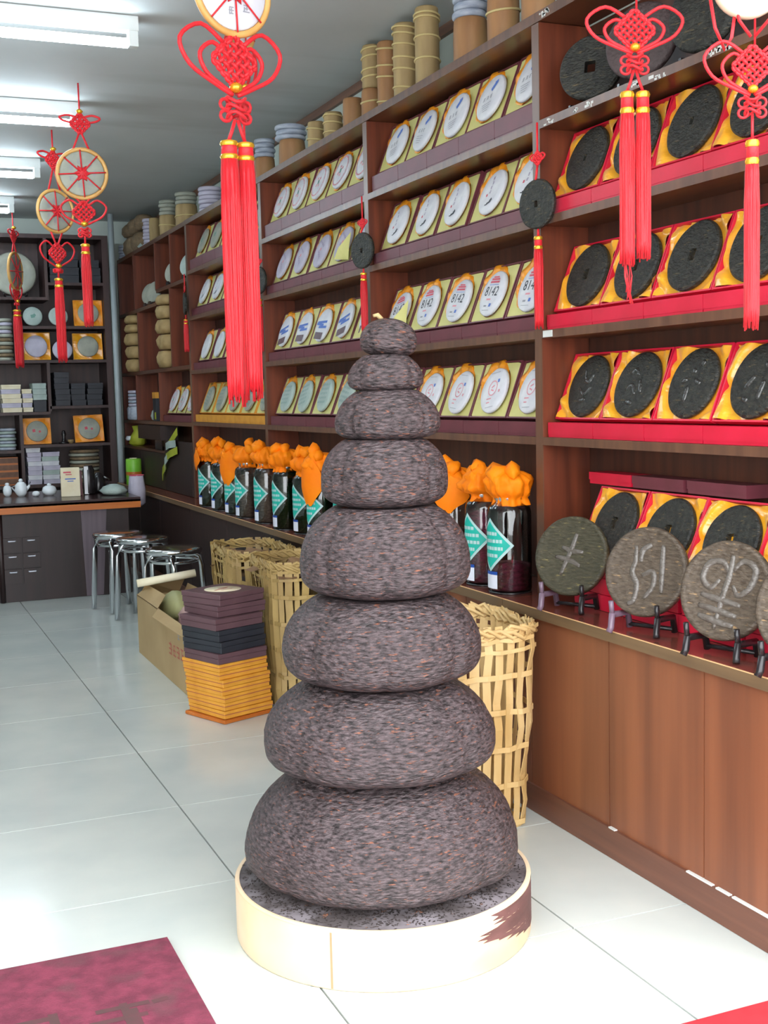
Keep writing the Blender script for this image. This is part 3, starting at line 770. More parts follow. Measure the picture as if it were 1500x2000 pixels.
for k, (y, d, h, ties, lab, m_) in enumerate(PACKS):
    husk_pack(2.03 if d < .13 else 2.035, y, TZ, d, h, ties, lab, m_, k*1.3)
husk_pack(2.032, 4.85, TZ+.131, .086, .175, (.25, .42, .72, .9), 'tied husk bundle standing on a short husk pack', 'husk_pale', 9.)
PILE = {}
def cake_pile(x, y, z, r, t, n, where, m_, pap):
    k_ = (r, t, m_)
    for i in range(n):
        first = k_ not in PILE
        if first:
            o = bpy.data.objects.new('wrapped_cake', None); COL.objects.link(o)
            cake_mb(r, t*.9, 26, .03).build('paper_wrap', m_, o); PILE[k_] = o
        M = T3(x+.004*math.sin(i*2.3), y+.006*math.cos(i*1.7), z+t*i+.0006) @ RZ(i*.9)
        nth = 'bottom' if i == 0 else ('top' if i == n-1 else f'{ORD[i]} from bottom')
        put(PILE[k_], first, M, f'{pap} wrapped cake, {nth} of pile {where}', 'tea cake', 'piles of wrapped cakes on top of the shelving')
cake_pile(2.03, 3.94, TZ+.1555, .062, .026, 4, 'on the short husk pack', 'blue_paper', 'blue grey')
cake_pile(2.032, 5.93, TZ+.1305, .078, .024, 3, 'on the wide brown husk pack', 'blue_paper', 'blue grey')
cake_pile(2.03, 6.36, TZ+.1255, .055, .024, 4, 'on the pack beside the long tassel', 'blue_paper', 'blue grey')
cake_pile(2.032, 7.50, TZ, .074, .026, 6, 'at the left of the long tassel', 'lilac_paper', 'white')
cake_pile(2.034, 8.13, TZ+.1455, .072, .026, 3, 'on the first squat husk pack', 'grey_paper', 'grey')
cake_pile(2.034, 8.66, TZ+.1505, .062, .026, 4, 'on the second squat husk pack', 'grey_paper', 'grey')
cake_pile(2.03, 9.24, TZ, .056, .026, 8, 'standing beside the brown sacks', 'lilac_paper', 'pale')
cake_pile(2.0, 10.06, TZ, .055, .022, 5, 'in the far corner over the cabinet', 'blue_paper', 'blue grey')
for k, (y, z, l, h) in enumerate(((9.535, TZ, .125, .15), (9.83, TZ, .125, .15), (9.45, TZ+.151, .10, .12), (9.685, TZ+.151, .10, .12), (9.92, TZ+.151, .10, .11))):
    o = MB().lathe([(.03, 0), (.06, .008), (.072, h*.3), (.07, h*.7), (.05, h*.92), (.02, h), (.001, h)], 24, fn=lambda a, zz, k=k, l=l: (1+(l/.07-1)*abs(math.sin(a))**1.5)*(1+.16*noise.noise((math.cos(a)*3+k*4, math.sin(a)*3, zz*24)))).build('tea_sack', 'sack', None, T3(2.03, y, z))
    tag(o, f'mottled brown sack, {["nearest of the lower layer", "farther of the lower layer", "nearest on top", "middle one on top", "farthest on top"][k]}, over the far end of the cabinet', 'sack', 'sacks over the cabinet')
cr_ = MB().add([(-.06, -.1, 0), (.06, -.11, .01), (.07, .09, .0), (-.05, .12, .02), (0, 0, .05)], [(0, 1, 4), (1, 2, 4), (2, 3, 4), (3, 0, 4), (3, 2, 1, 0)]).build('crumpled_paper', 'green_paper', None, T3(1.974, 9.345, TZ+.001) @ Matrix.Diagonal((.34, .34, .8, 1)))
tag(cr_, 'crumpled pale paper on the cabinet edge below the sacks', 'paper')

# ------------------------------------------------------------------ hanging knots and tassels
def knot_mb(s, r, n=5):
    """woven diamond: two families of cords crossing over and under, loops round the edge"""
    m = MB()
    st = 2*s/(n-1)/1.0
    for fam in (0, 1):
        for i in range(n):
            o_ = -s+st*i; pts = []
            for k in range(4*(n-1)+1):
                t_ = -s+2*s*k/(4*(n-1))
                w = math.cos(PI*(t_+s)/st+(PI if (i+fam) % 2 else 0))*r*.9
                a, b = (t_, o_) if fam == 0 else (o_, t_)
                pts.append(((a-b)*.7071, w, (a+b)*.7071))
            m.tube(pts, r, 6, upv=(0, 1, 0))
    for e in range(n-1):
        for sgn in (-1, 1):
            for fam in (0, 1):
                o_ = -s+st*(e+.5); pts = []
                for k in range(7):
                    f = PI*k/6; t_ = sgn*(s+st*.42*math.sin(f)); oo = o_-st*.5*math.cos(f)
                    a, b = (t_, oo) if fam == 0 else (oo, t_)
                    pts.append(((a-b)*.7071, 0, (a+b)*.7071))
                m.tube(pts, r, 6, upv=(0, 1, 0))
    return m
def loop_pts(sx, w, h0, h1, n=18, y=0):
    """a big ear of cord from the knot's shoulder out and back to the bead"""
    P = [Vector((sx*.25*w, y, h0)), Vector((sx*.75*w, y, h0+.30*(h0-h1))), Vector((sx*1.22*w, y, h0-.05*(h0-h1))), Vector((sx*1.02*w, y, h0-.55*(h0-h1))), Vector((sx*.45*w, y, h1+.12*(h0-h1))), Vector((sx*.06*w, y, h1-.06*(h0-h1)))]
    out = []
    Q = [P[0]]+P+[P[-1]]
    for i in range(1, len(Q)-2):
        for k in range(4):
            t_ = k/4; a, b, c, d = Q[i-1], Q[i], Q[i+1], Q[i+2]
            out.append(.5*((2*b)+(c-a)*t_+(2*a-5*b+4*c-d)*t_*t_+(3*b-a-3*c+d)*t_**3))
    out.append(P[-1])
    return out
def tassel(parent, x, y, ztop, zend, r, seed=0, strands=26):
    rg = random.Random(seed)
    cp = MB(); L = min(.05, .14*(ztop-zend))
    cp.lathe([(r*.55, ztop), (r*.8, ztop-L*.2), (r*.86, ztop-L)], 20, (x, y, 0)).build('tassel_head', 'red_cord', parent)
    for f in (.18, .88):
        MB().lathe([(r*.86, ztop-L*f+L*.13), (r*.98, ztop-L*f), (r*.86, ztop-L*f-L*.13)], 20, (x, y, 0), False, False).build('gold_band', 'gold', parent)
    m = MB()
    core = [(r*.8, ztop-L*.95), (r*.9, ztop-L-.05*(ztop-zend)), (r*.92, zend+.12*(ztop-zend)), (r*.80, zend+.05*(ztop-zend))]
    m.lathe(core, 26, (x, y, 0), fn=lambda a, z: 1+.09*math.cos(13*a))
    for k in range(strands):
        a = 2*PI*k/strands+rg.uniform(-.1, .1); q = r*rg.uniform(.75, .98); e = zend+rg.uniform(0, .05)*(ztop-zend)
        c_, s_ = math.cos(a), math.sin(a)
        m.tube([(x+r*.78*c_, y+r*.78*s_, ztop-L), (x+r*.95*c_, y+r*.95*s_, ztop-L-.2*(ztop-zend)), (x+q*c_, y+q*s_, zend+.1*(ztop-zend)), (x+q*.95*c_+.002*rg.uniform(-1, 1), y+q*.95*s_, e)], r*.11, 4)
    m.build('tassel', 'red_thread', parent)
def small_knot(parent, z0, z1, w, r, seed):
    m = MB(); zc = (z0+z1)/2; h = (z0-z1)/2
    rg = random.Random(seed)
    for k in range(3):
        z = z1+h*(.5+.6*k)
        m.tube([(w*.52*math.cos(2*PI*q/12), .5*w*math.sin(2*PI*q/12), z+.25*h*math.sin(4*PI*q/12+k)) for q in range(12)], r*.9, 6, True)
    for sx in (-1, 1):
        for c_ in (0, 1):
            zz = z1+h*(.45+.9*c_)
            m.tube([(sx*w*(.62+.34*math.cos(2*PI*q/12)), r*.4, zz+.42*h*math.sin(2*PI*q/12)) for q in range(12)], r*.85, 6, True, upv=(0, 1, 0))
    m.build('lower_knot', 'red_cord', parent)
def red_net(parent, R, yf, zc, w=.003):
    m = MB()
    for k in range(8):
        a = 2*PI*k/8+.06
        m.tube([(R*.1*math.cos(a), yf-.004, zc+R*.1*math.sin(a)), (R*.55*math.cos(a), yf-.002, zc+R*.55*math.sin(a)), (R*math.cos(a), yf, zc+R*math.sin(a))], w, 5, upv=(0, 1, 0))
    m.lathe([(R*.3, 0), (R*.26, .004), (.001, .006)], 12, M=T3(0, yf, zc) @ RX(PI/2), fn=lambda a, z: 1+.28*math.cos(6*a))
    m.build('red_net', 'red_cord', parent)
def hoop_disc(parent, R, zc, paper='white_paper'):
    MB().tube([(R*math.cos(2*PI*k/40), 0, zc+R*math.sin(2*PI*k/40)) for k in range(40)], R*.085, 8, True, upv=(0, 1, 0), flat=1.0).build('hoop', 'hoop', parent)
    cake_mb(R*.92, .014, 40).build('paper_disc', paper, parent, T3(0, .006, zc) @ RX(PI/2))
    q = []; rg = random.Random(int(R*1e4))
    for k in range(7): q += glyph(rng, R*.5*math.cos(k*.9), R*.5*math.sin(k*.9), R*.2)
    stuff(MB().quads(q, .0158).build('print', 'ink_grey', parent, T3(0, .006, zc) @ RX(PI/2)))

def big_ornament(x, y, rot, s, zz, tassels, label, hoop=None, grp=None, asym=1.):
    """zz: heights of knot centre, bead, lower knot top and foot, tassel top, tassel end"""
    t = thing('hanging_knot', label, 'ornament', T3(x, y, 0) @ RZ(rot), grp)
    zk, zb, l0, l1, t0, t1 = zz
    r = .0056*s; ks = .046*s
    MB().tube([(.004, 0, ZC), (.004, 0, (zk+.06*s))], r*.7, 6).build('cord', 'red_cord', t)
    if hoop:
        hoop_disc(t, hoop[0], hoop[1]); red_net(t, hoop[0]*.97, -.012, hoop[1], .0026*s)
    knot_mb(ks, r, 6).build('diamond_knot', 'red_cord', t, T3(0, 0, zk))
    for sx, w in ((-1, .135*s), (1, .135*s*asym)):
        MB().tube(loop_pts(sx, w, zk+.045*s, zb-.012*s), r*1.1, 7, upv=(0, 1, 0)).build('cord_loop', 'red_cord', t)
        MB().tube(loop_pts(sx, w*.62, zk+.015*s, zb-.008*s, y=.006*s), r*1.1, 7, upv=(0, 1, 0)).build('cord_loop', 'red_cord', t)
    MB().lathe([(.006*s, -.014*s), (.016*s, -.007*s), (.018*s, 0), (.016*s, .007*s), (.006*s, .014*s)], 14, (0, -.004, zb)).build('gold_bead', 'gold', t)
    small_knot(t, l0, l1, .05*s, r, 3)
    for k, xo in enumerate(tassels):
        MB().tube([(xo*.15, 0, l1+.008), (xo*.6, 0, (l1+t0)/2), (xo, 0, t0)], r*.9, 6).build('cord', 'red_cord', t)
        tassel(t, xo, 0, t0, t1+.012*k, .026*s, k+int(x*50), 30)
    return t
big_ornament(.957, 3.238, .28, 1., (2.181, 2.112, 2.088, 2.021, 1.972, 1.258), (-.026, .026), 'large red knot with two long tassels hanging left of the shelving, nearest', (.113, 2.365), 'red knot ornaments hanging from the ceiling', .9)
big_ornament(1.075, 3.56, .9, .78, (2.265, 2.199, 2.16, 2.10, 2.004, 1.30), (.0,), 'red knot with one tassel hanging right behind the large knot', (.11, 2.42), 'red knot ornaments hanging from the ceiling', .9)
o = big_ornament(1.635, 2.37, -.35, .66, (2.084, 2.047, 2.034, 1.989, 1.952, 1.56), (-.018, .018), 'red knot with two tassels hanging before the right shelf bay', None, 'red knot ornaments hanging from the ceiling')
tl = MB(); rg = random.Random(8)
for k in range(9): tl.tube([(-.018+rg.uniform(-.01, .01), rg.uniform(-.008, .008), 1.60), (-.016+rg.uniform(-.012, .01), 0, 1.54), (-.014+rg.uniform(-.012, .008), 0, 1.475+rg.uniform(0, .03))], .0012, 4)
tl.build('trailing_threads', 'red_thread', o)
o = big_ornament(1.675, 2.02, -.45, .58, (1.923, 1.877, 1.866, 1.821, 1.779, 1.395), (.0,), 'red knot with one tassel at the right picture edge', None, 'red knot ornaments hanging from the ceiling')
cake_mb(.072, .03, 36).build('paper_disc', 'cream_paper', o, T3(-.01, .012, 2.085) @ RX(PI/2))
for sx in (-1, 1): MB().tube([(sx*.04, -.018, 2.06), (sx*.03, -.01, 2.01), (sx*.004, 0, 1.98)], .0034, 6).build('cord', 'red_cord', o)
MB().tube([(-.085, 0, 2.06), (-.075, 0, 2.0), (-.055, 0, 1.955), (-.042, 0, 1.98), (-.035, 0, 2.03)], .0036, 6).build('cord_loop', 'red_cord', o)
def back_ornament(x, y, rot, R, zc, k0, k1, zbead, t0, t1, tr, s, label, top=ZC):
    t = thing('hanging_knot', label, 'ornament', T3(x, y, 0) @ RZ(rot), 'red knot ornaments with hoops at the back')
    r = .0052*s
    MB().tube([(0, 0, top), (0, 0, k0)], r*.8, 6).build('cord', 'red_cord', t)
    knot_mb(.03*s, r).build('diamond_knot', 'red_cord', t, T3(0, 0, k0))
    for sx in (-1, 1):
        MB().tube(loop_pts(sx, .075*s, k0+.03*s, k0+.0*s), r, 6, upv=(0, 1, 0)).build('cord_loop', 'red_cord', t)
        MB().tube([(0, 0, k0-.03*s), (sx*R*.35, 0, zc+R*.93)], r, 6).build('cord', 'red_cord', t)
        MB().tube([(sx*R*.35, 0, zc-R*.93), (0, 0, k1+.03*s)], r, 6).build('cord', 'red_cord', t)
    MB().lathe([(.008*s, -.01*s), (.017*s, 0), (.008*s, .01*s)], 12, (0, -.006, k0+.055*s)).build('gold_bead', 'gold', t)
    hoop_disc(t, R, zc, 'grey_paper'); red_net(t, R*.97, -.012, zc, .0036)
    knot_mb(.034*s, r).build('diamond_knot', 'red_cord', t, T3(0, 0, k1))
    for sx in (-1, 1): MB().tube(loop_pts(sx, .085*s, k1+.03*s, zbead), r, 6, upv=(0, 1, 0)).build('cord_loop', 'red_cord', t)
    MB().lathe([(.008*s, -.012*s), (.019*s, 0), (.008*s, .012*s)], 12, (0, -.006, zbead)).build('gold_bead', 'gold', t)
    small_knot(t, zbead-.015, t0+.03, .03*s, r, 2)
    MB().tube([(0, 0, t0+.06), (0, 0, t0)], r, 6).build('cord', 'red_cord', t)
    tassel(t, 0, 0, t0, t1, tr, int(y*10), 22)
back_ornament(.985, 5.895, -.1, .112, 2.347, 2.575, 2.17, 2.115, 2.025, 1.633, .023, 1., 'red knot with a wide bamboo hoop and tassel, nearest of the three at left')
back_ornament(1.005, 6.93, .45, .112, 2.326, 2.60, 2.10, 2.03, 1.965, 1.50, .026, 1.05, 'red knot with bamboo hoop and tassel, middle of the three at left')
back_ornament(1.03, 9.2, 1.1, .13, 2.232, 2.48, 2.085, 2.02, 1.96, 1.536, .032, 1.1, 'red knot with hoop seen edge-on, deepest of the three at left', 2.6455)
# coin pendants on the shelf uprights
def pendant(y, zt, zk, zc, r, t0, t1, tr, label, rot=.25):
    t = thing('coin_pendant', label, 'ornament', T3(1.922, y, 0) @ RZ(-PI/2+rot), 'coin pendants hanging from the shelf uprights')
    MB().tube([(0, 0, zt), (0, 0, zk)], .0035, 6).build('cord', 'red_cord', t)
    knot_mb(.013, .0034, 4).build('diamond_knot', 'red_cord', t, T3(0, 0, zk))
    for sx in (-1, 1):
        MB().tube(loop_pts(sx, .026, zk+.008, zk-.01), .003, 6, upv=(0, 1, 0)).build('cord_loop', 'red_cord', t)
    MB().tube([(0, 0, zk-.02), (0, -.008, zc+r*.95)], .004, 6).build('cord', 'red_cord', t)
    coin_mb(r, .016, .010, 40, hw=.7).build('coin_tea_cake', 'tea_coin', t, T3(0, .006, zc) @ RX(PI/2))
    MB().tube([(0, 0, zc-r*.97), (0, 0, t0)], .004, 6).build('cord', 'red_cord', t)
    tassel(t, 0, 0, t0, t1, tr, int(y*7), 18)
pendant(3.30, 2.096, 1.99, 1.853, .075, 1.757, 1.471, .015, 'dark coin pendant with red tassel beside the red box bay')
pendant(4.73, 2.10, 1.99, 1.880, .074, 1.79, 1.545, .015, 'dark coin pendant with red tassel above the tower')
pendant(6.185, 2.09, 1.99, 1.895, .072, 1.80, 1.52, .015, 'dark coin pendant half hidden by the long tassel')
pendant(7.80, 2.09, 2.0, 1.90, .072, 1.80, 1.589, .016, 'dark coin pendant beside the far cabinet', -.15)

# ------------------------------------------------------------------ glass jars under orange cloths
def arc_patch(m, R, pts, az):
    """flat outline (u along the arc, v up) wrapped on a cylinder"""
    vs = [(R*math.cos(az-u/R), R*math.sin(az-u/R), v) for u, v in pts]
    return vs
def jar(y, x, green, fill, fh, h, label, seed, droop=None, s=1.):
    t = thing('glass_jar', label, 'jar', T3(x, y, CZ+.0006), 'glass tea jars on the counter')
    r = .071*s; gl = 'green_glass' if green else 'clear_glass'
    MB().lathe([(r*.5, .002), (r*.92, .002), (r, .012), (r, h*.86), (r*.94, h*.92), (r*.68, h*.97), (r*.62, h)], 40, cap0=True, cap1=False).build('glass', gl, t)
    MB().lathe([(r*.985, .0), (r*1.0, .006), (r*.9, .0015)], 40, cap0=False, cap1=False).build('base_ring', 'black_lacquer', t)
    MB().lathe([(r*.86, .008), (r*.93, .016), (r*.93, fh*h), (r*.5, fh*h+.008), (.002, fh*h+.012)], 28, fn=lambda a, z: 1+.02*noise.noise((math.cos(a)*4, math.sin(a)*4, z*30+seed))).build('tea_leaves', fill, t)
    MB().lathe([(r*.64, h-.004), (r*.68, h+.002), (r*.68, h+.016), (r*.6, h+.02), (.002, h+.02)], 32, cap0=False, cap1=False).build('lid', 'steel', t)
    az = PI+.05; R2 = r+.0012
    def patch(name, mt, outl, rad, n=10):
        m = MB(); (u0, u1), fn = outl
        vs = []; fs = []
        for i in range(n+1):
            u = u0+(u1-u0)*i/n; lo_, hi_ = fn(u)
            a = az-u/rad
            vs += [(rad*math.cos(a), rad*math.sin(a), lo_), (rad*math.cos(a), rad*math.sin(a), hi_)]
        for i in range(n): fs.append((2*i, 2*i+1, 2*i+3, 2*i+2))
        return m.add(vs, fs, True).build(name, mt, t)
    zc = .525*h; hv = .29*h; hu = .088*s
    patch('diamond_label', 'label_rim', ((-hu, hu), lambda u: (zc-hv*(1-abs(u)/hu), zc+hv*(1-abs(u)/hu)+1e-4)), R2, 24)
    k_ = .87
    patch('label_field', 'teal_label', ((-hu*k_, hu*k_), lambda u: (zc-hv*k_*(1-abs(u)/(hu*k_)), zc+hv*k_*(1-abs(u)/(hu*k_))+1e-4)), R2+.0006, 24)
    m = MB(); rg = random.Random(seed)
    for row in range(4):
        z = zc+hv*(.42-.27*row); half = hu*k_*(1-abs(z-zc)/(hv*k_))*.78
        u = -half
        while u < half-.008:
            wd = min(rg.uniform(.008, .016), half-u)
            vs = [((R2+.0012)*math.cos(az-q/R2), (R2+.0012)*math.sin(az-q/R2), zz) for q in (u, u+wd*.8) for zz in (z-.0055, z+.0055)]
            m.add(vs, [(0, 1, 3, 2)]); u += wd
    m.build('label_lettering', 'label_rim', t)
    patch('price_label', 'label_white', ((-.03*s, .03*s), lambda u: (.055*h, .215*h)), R2, 6)
    patch('price_band', 'label_blue', ((-.031*s, .031*s), lambda u: (.205*h, .24*h)), R2+.0004, 6)
    # cloth: puffed cover gathered at the neck, one corner may hang
    hb = h+.012
    rs = random.Random(seed); k1, k2 = rs.uniform(.85, 1.1), rs.uniform(.8, 1.12)
    pr = [(r*.78, hb-.030), (r*.74, hb-.016), (r*.74, hb-.006), (r*1.0*k1, hb+.002), (r*1.12*k1, hb+.014), (r*1.14*k1, hb+.028), (r*1.04, hb+.042), (r*.98*k2, hb+.052), (r*.82*k2, hb+.066), (r*.55*k2, hb+.078), (r*.3, hb+.082), (.002, hb+.078)]
    cl = MB().lathe(pr, 64, cap0=False, cap1=False, fn=lambda a, z: 1+.07*math.sin(11*a+seed+50*z+3*noise.noise((math.cos(a)*2, math.sin(a)*2, seed)))+.30*noise.noise((math.cos(a)*1.6+seed*3.1, math.sin(a)*1.6, z*16+seed))+.12*noise.noise((math.cos(a)*5+seed, math.sin(a)*5, z*50)))
    o = cl.build('cloth_cover', 'orange_cloth', t)
    if droop:
        da, dl = droop
        vs = []; fs = []
        for i in range(9):
            f = i/8
            w = (.05+.125*math.sin(min(1, f*1.7)*PI/2))*(1-.75*max(0, (f-.5)/.5)**1.1)*s
            zz = hb+.05-dl*f; rr = r*1.1+.012*math.sin(f*PI)+.004
            for k in range(5):
                u = (k/4-.5)*w
                vs.append((rr*math.cos(da-u/rr), rr*math.sin(da-u/rr), zz+.008*math.sin(k*2+i)))
        for i in range(8):
            for k in range(4): fs.append((5*i+k, 5*i+k+1, 5*i+k+6, 5*i+k+5))
        MB().add(vs, fs, True).build('hanging_corner', 'orange_cloth', o)
    kn = MB(); rg = random.Random(seed+5)
    for q in range(3):
        a = rg.uniform(2.4, 5.0); L_ = rg.uniform(.6, 1.1); e = Vector((math.cos(a)*.06, math.sin(a)*.06, 0))*L_; up_ = rg.uniform(-.01, .03)
        kn.tube([(e.x*.1, e.y*.1, hb+.066), (e.x*.45, e.y*.45, hb+.078+up_*.5), (e.x*.8, e.y*.8, hb+.076+up_), (e.x*1.1, e.y*1.1, hb+.064+up_*.9), (e.x*1.3, e.y*1.3, hb+.05+up_*.6)], [.010, .020, .026, .020, .004], 9, flat=rg.uniform(.9, 1.4))
    kn.v = [(x+.010*noise.noise((x*40+seed, y*40, z_*40)), y+.010*noise.noise((x*40, y*40+seed, z_*40)), z_+.012*noise.noise((x*34, y*34, z_*34+seed))) for x, y, z_ in kn.v]
    kn.build('cloth_knot', 'orange_cloth', o)
    return t
JARS = [(3.44, 1.885, False, 'rose_tea', .30, .30, 'clear jar with red tea low inside, nearest of the row', 1, None, 1.), (3.63, 1.90, False, 'rose_tea', .80, .30, 'clear jar full of red tea, second nearest of the row', 2, None, 1.),
        (3.86, 1.90, False, 'brown_tea', .55, .29, 'clear jar with a pointed cloth corner, third nearest, right of the tower', 3, (3.9, .12), 1.), (4.12, 1.90, False, 'brown_tea', .6, .29, 'clear jar mostly hidden by the tower, right side', 4, None, 1.),
        (4.86, 1.885, True, 'dark_tea', .8, .30, 'green jar half hidden at the tower left side', 5, None, 1.), (5.14, 1.862, True, 'dark_tea', .75, .30, 'green jar with a large hanging orange cloth corner', 6, (3.55, .20), 1.), (5.42, 1.89, True, 'dark_tea', .7, .29, 'dark green jar, second left of the large cloth corner', 7, None, 1.),
        (5.66, 1.865, True, 'dark_tea', .72, .30, 'wide green jar in the middle of the left row', 8, None, 1.), (6.0, 1.875, False, 'brown_tea', .8, .30, 'clear jar of brown tea, fifth from the left end', 9, None, 1.), (6.335, 1.87, False, 'brown_tea', .78, .29, 'clear jar of brown tea, fourth from the left end', 10, None, 1.),
        (6.55, 1.87, True, 'dark_tea', .75, .29, 'dark jar with a hanging cloth strip, third from the left end', 11, (3.7, .18), 1.), (6.86, 1.875, True, 'dark_tea', .75, .29, 'dark jar, second from the left end', 12, None, 1.), (7.15, 1.875, True, 'dark_tea', .75, .29, 'dark jar at the left end of the row', 13, (2.9, .13), 1.)]
for j in JARS: jar(j[0], j[1], *j[2:])

# ------------------------------------------------------------------ woven baskets on the floor
def rrect(w, d, q, n):
    """n points evenly spaced round a rounded rectangle"""
    P = []
    for i in range(720):
        a = 2*PI*i/720; c, s_ = math.cos(a), math.sin(a); e = 2/q
        P.append(Vector((w/2*math.copysign(abs(c)**e, c), d/2*math.copysign(abs(s_)**e, s_), 0)))
    L = [0]
    for i in range(720): L.append(L[-1]+(P[(i+1) % 720]-P[i]).length)
    out = []; j = 0
    for k in range(n):
        t_ = L[-1]*k/n
        while L[j+1] < t_: j += 1
        p = P[j % 720].lerp(P[(j+1) % 720], (t_-L[j])/max(1e-9, L[j+1]-L[j])); out.append((p.x, p.y))
    return out
def basket(x, y, w, d, h, rot, mt, label, seed, fill=None, nst=34):
    t = thing('woven_basket', label, 'basket', T3(x, y, .0005) @ RZ(rot), 'woven bamboo baskets on the floor')
    rg = random.Random(seed)
    base = rrect(w, d, 4.5, nst)
    def at(i, f, k=1.):
        p = base[i % nst]; s_ = (.84+.16*min(1, f*1.2))*k*(1+.035*math.sin(f*5*PI*1.0)*(.6 if f < .8 else .2))
        return (p[0]*s_, p[1]*s_, h*f)
    for i in range(nst):
        wv = .008 if i % 2 else -.008
        p = [at(i, f/8, 1+(wv*(1 if (f % 2) else -1))) for f in range(9)]
        p = [(a+rg.uniform(-.004, .004), b+rg.uniform(-.004, .004), z) for a, b, z in p]
        nx, ny = base[i]; sd = Vector((-ny, nx, 0)).normalized()
        if rg.random() < .96: MB().strip(p, rg.uniform(.020, .032), .003, tuple(sd)).build('stake', mt, t)
    for k, f in enumerate((.03, .22, .40, .58, .76, .88, .93)):
        path = [Vector(at(i, f, 1.02+.012*(1 if (i+k) % 2 else -1))) for i in range(nst)]; path.append(path[0])
        path = [p+Vector((0, 0, rg.uniform(-.004, .004))) for p in path[:-1]]; path.append(path[0])
        MB().strip(path, .016 if k < 5 else .012, .003).build('weave_band', mt, t)
    for k in range(4):
        ph = k*1.6; path = [Vector(at(i, .955+.012*k*.5, 1.01+.03*math.sin(i*1.9+ph)))+Vector((0, 0, .016*math.cos(i*1.9+ph))) for i in range(nst)]
        MB().tube(path, .0065, 6, True).build('rim_cane', mt, t)
    for k in range(10):
        i = rg.randrange(nst); p = Vector(at(i, .97, 1.02)); tn = Vector((-base[i][1], base[i][0], 0)).normalized(); e = tn*rg.uniform(.03, .07)+Vector((0, 0, rg.uniform(-.012, .02)))
        MB().strip([p-e, p+e*.2, p+e], .011, .003, (0, 0, 1)).build('loose_cane', mt, t)
    m = MB(); m.loft([[at(i, .02, .9) for i in range(nst)], [at(i, .03, .5) for i in range(nst)]], True, False, True)
    m.build('bottom', mt, t)
    if fill:
        m = MB()
        for k in range(26):
            cx_, cy_ = rg.uniform(-.36, .36)*w, rg.uniform(-.36, .36)*d; z = h*rg.uniform(.8, .93); a = rg.uniform(0, PI)
            l, q = rg.uniform(.06, .12), rg.uniform(.03, .05); ca, sa = math.cos(a), math.sin(a)
            vs = [(cx_+u*ca-v*sa, cy_+u*sa+v*ca, z+zz) for u, v, zz in ((-l, -q, 0), (0, -q*1.2, .02), (l, -q*.3, .0), (l, q*.3, .01), (0, q*1.2, .03), (-l, q, .0))]
            m.add(vs, [(0, 1, 4, 5), (1, 2, 3, 4)])
        m.loft([[at(i, .80, .86) for i in range(nst)], [at(i, .82, .3) for i in range(nst)]], True, False, True)
        stuff(m.build('dry_husks', fill, t))
    return t
basket(1.605, 3.235, .34, .40, .615, .0, 'bamboo', 'pale woven bamboo basket right of the tower against the counter', 3)
basket(1.622, 4.86, .29, .42, .615, .0, 'bamboo_old', 'woven bamboo basket left of the tower, nearer one', 4, 'leaf_dry')
basket(1.622, 5.46, .29, .56, .60, .0, 'bamboo_old', 'woven bamboo basket filled with dry husks, farther one', 5, 'leaf_dry')

# ------------------------------------------------------------------ stacked gift boxes on the floor
d1 = Vector((.233, .096, 0)).normalized(); ang = math.atan2(d1.y, d1.x)
near = Vector((1.226, 4.587, 0))
def stack_box(name, u0, v0, wu, wv, z0, h, m_, label, cat, dr=0, grp=None, lid=None):
    c = near+d1*(u0+wu/2)+Vector((-d1.y, d1.x, 0))*(v0+wv/2)
    t = thing(name, label, cat, T3(c.x, c.y, z0) @ RZ(ang+dr), grp)
    if lid is None: MB().box((0, 0, h/2), (wu, wv, h-.0012), None, .002).build('board', m_, t)
    else:
        MB().box((0, 0, h*.27), (wu-.004, wv-.004, h*.54), None, .0015).build('box_base', m_, t)
        MB().box((0, 0, h*.77), (wu, wv, h*.45-.0012), None, .0015).build('box_lid', lid, t)
    return t
stack_box('board', -.006, -.006, .262, .262, .0005, .016, 'desk_orange', 'thin brown board on the floor under the orange boxes', 'board')
z = .0175
for k in range(7):
    t = stack_box('gift_box', .004+.002*((k*5) % 3)-.0035*k, .002*((k*3) % 4), .245, .245, z, .0315, 'orange_tray', f'flat orange gift box, {["lowest", "second from the bottom", "third from the bottom", "middle one", "third from the top", "second from the top", "topmost"][k]} of the orange pile', 'gift box', .012*((k*7) % 5-2), 'orange gift boxes in the floor stack', 'orange_tray')
    MB().box((0, 0, .0172), (.2465, .2465, .002)).build('red_line', 'ink_brick', t)
    z += .032
for k, (nm, m_, h, u0, v0, wu, lab) in enumerate((('gift_box', 'maroon_dark', .042, -.02, -.004, .243, 'maroon gift box lying right on the orange pile'), ('gift_box', 'black_box', .046, -.018, .0, .24, 'black gift box, lower of the two black ones'), ('gift_box', 'black_box', .046, -.02, .003, .24, 'black gift box, upper of the two black ones'), ('gift_box', 'maroon_dark', .046, -.03, .0, .24, 'maroon gift box lying on the black ones'), ('gift_box', 'maroon_dark', .044, .004, .02, .24, 'maroon gift box second from the top of the stack'), ('gift_box', 'maroon_dark', .046, .0, .022, .238, 'maroon gift box with a round picture on its lid, top of the stack'))):
    t = stack_box(nm, u0, v0, wu, .235, z, h, m_, lab, 'gift box', .03*((k*3) % 4-1), 'dark gift boxes in the floor stack', m_)
    if k == 5:
        lb = MB().lathe([(.075, h-.001), (.075, h-.0002)], 36, cap0=False).build('round_picture', 'cream_paper', t)
        MB().quads([(-.01, .0, .08, .01, 10), (.02, .02, .05, .008, -10), (0, -.025, .06, .006)], h+.0004).build('print', 'ink_brick', lb)
    z += h+.0005
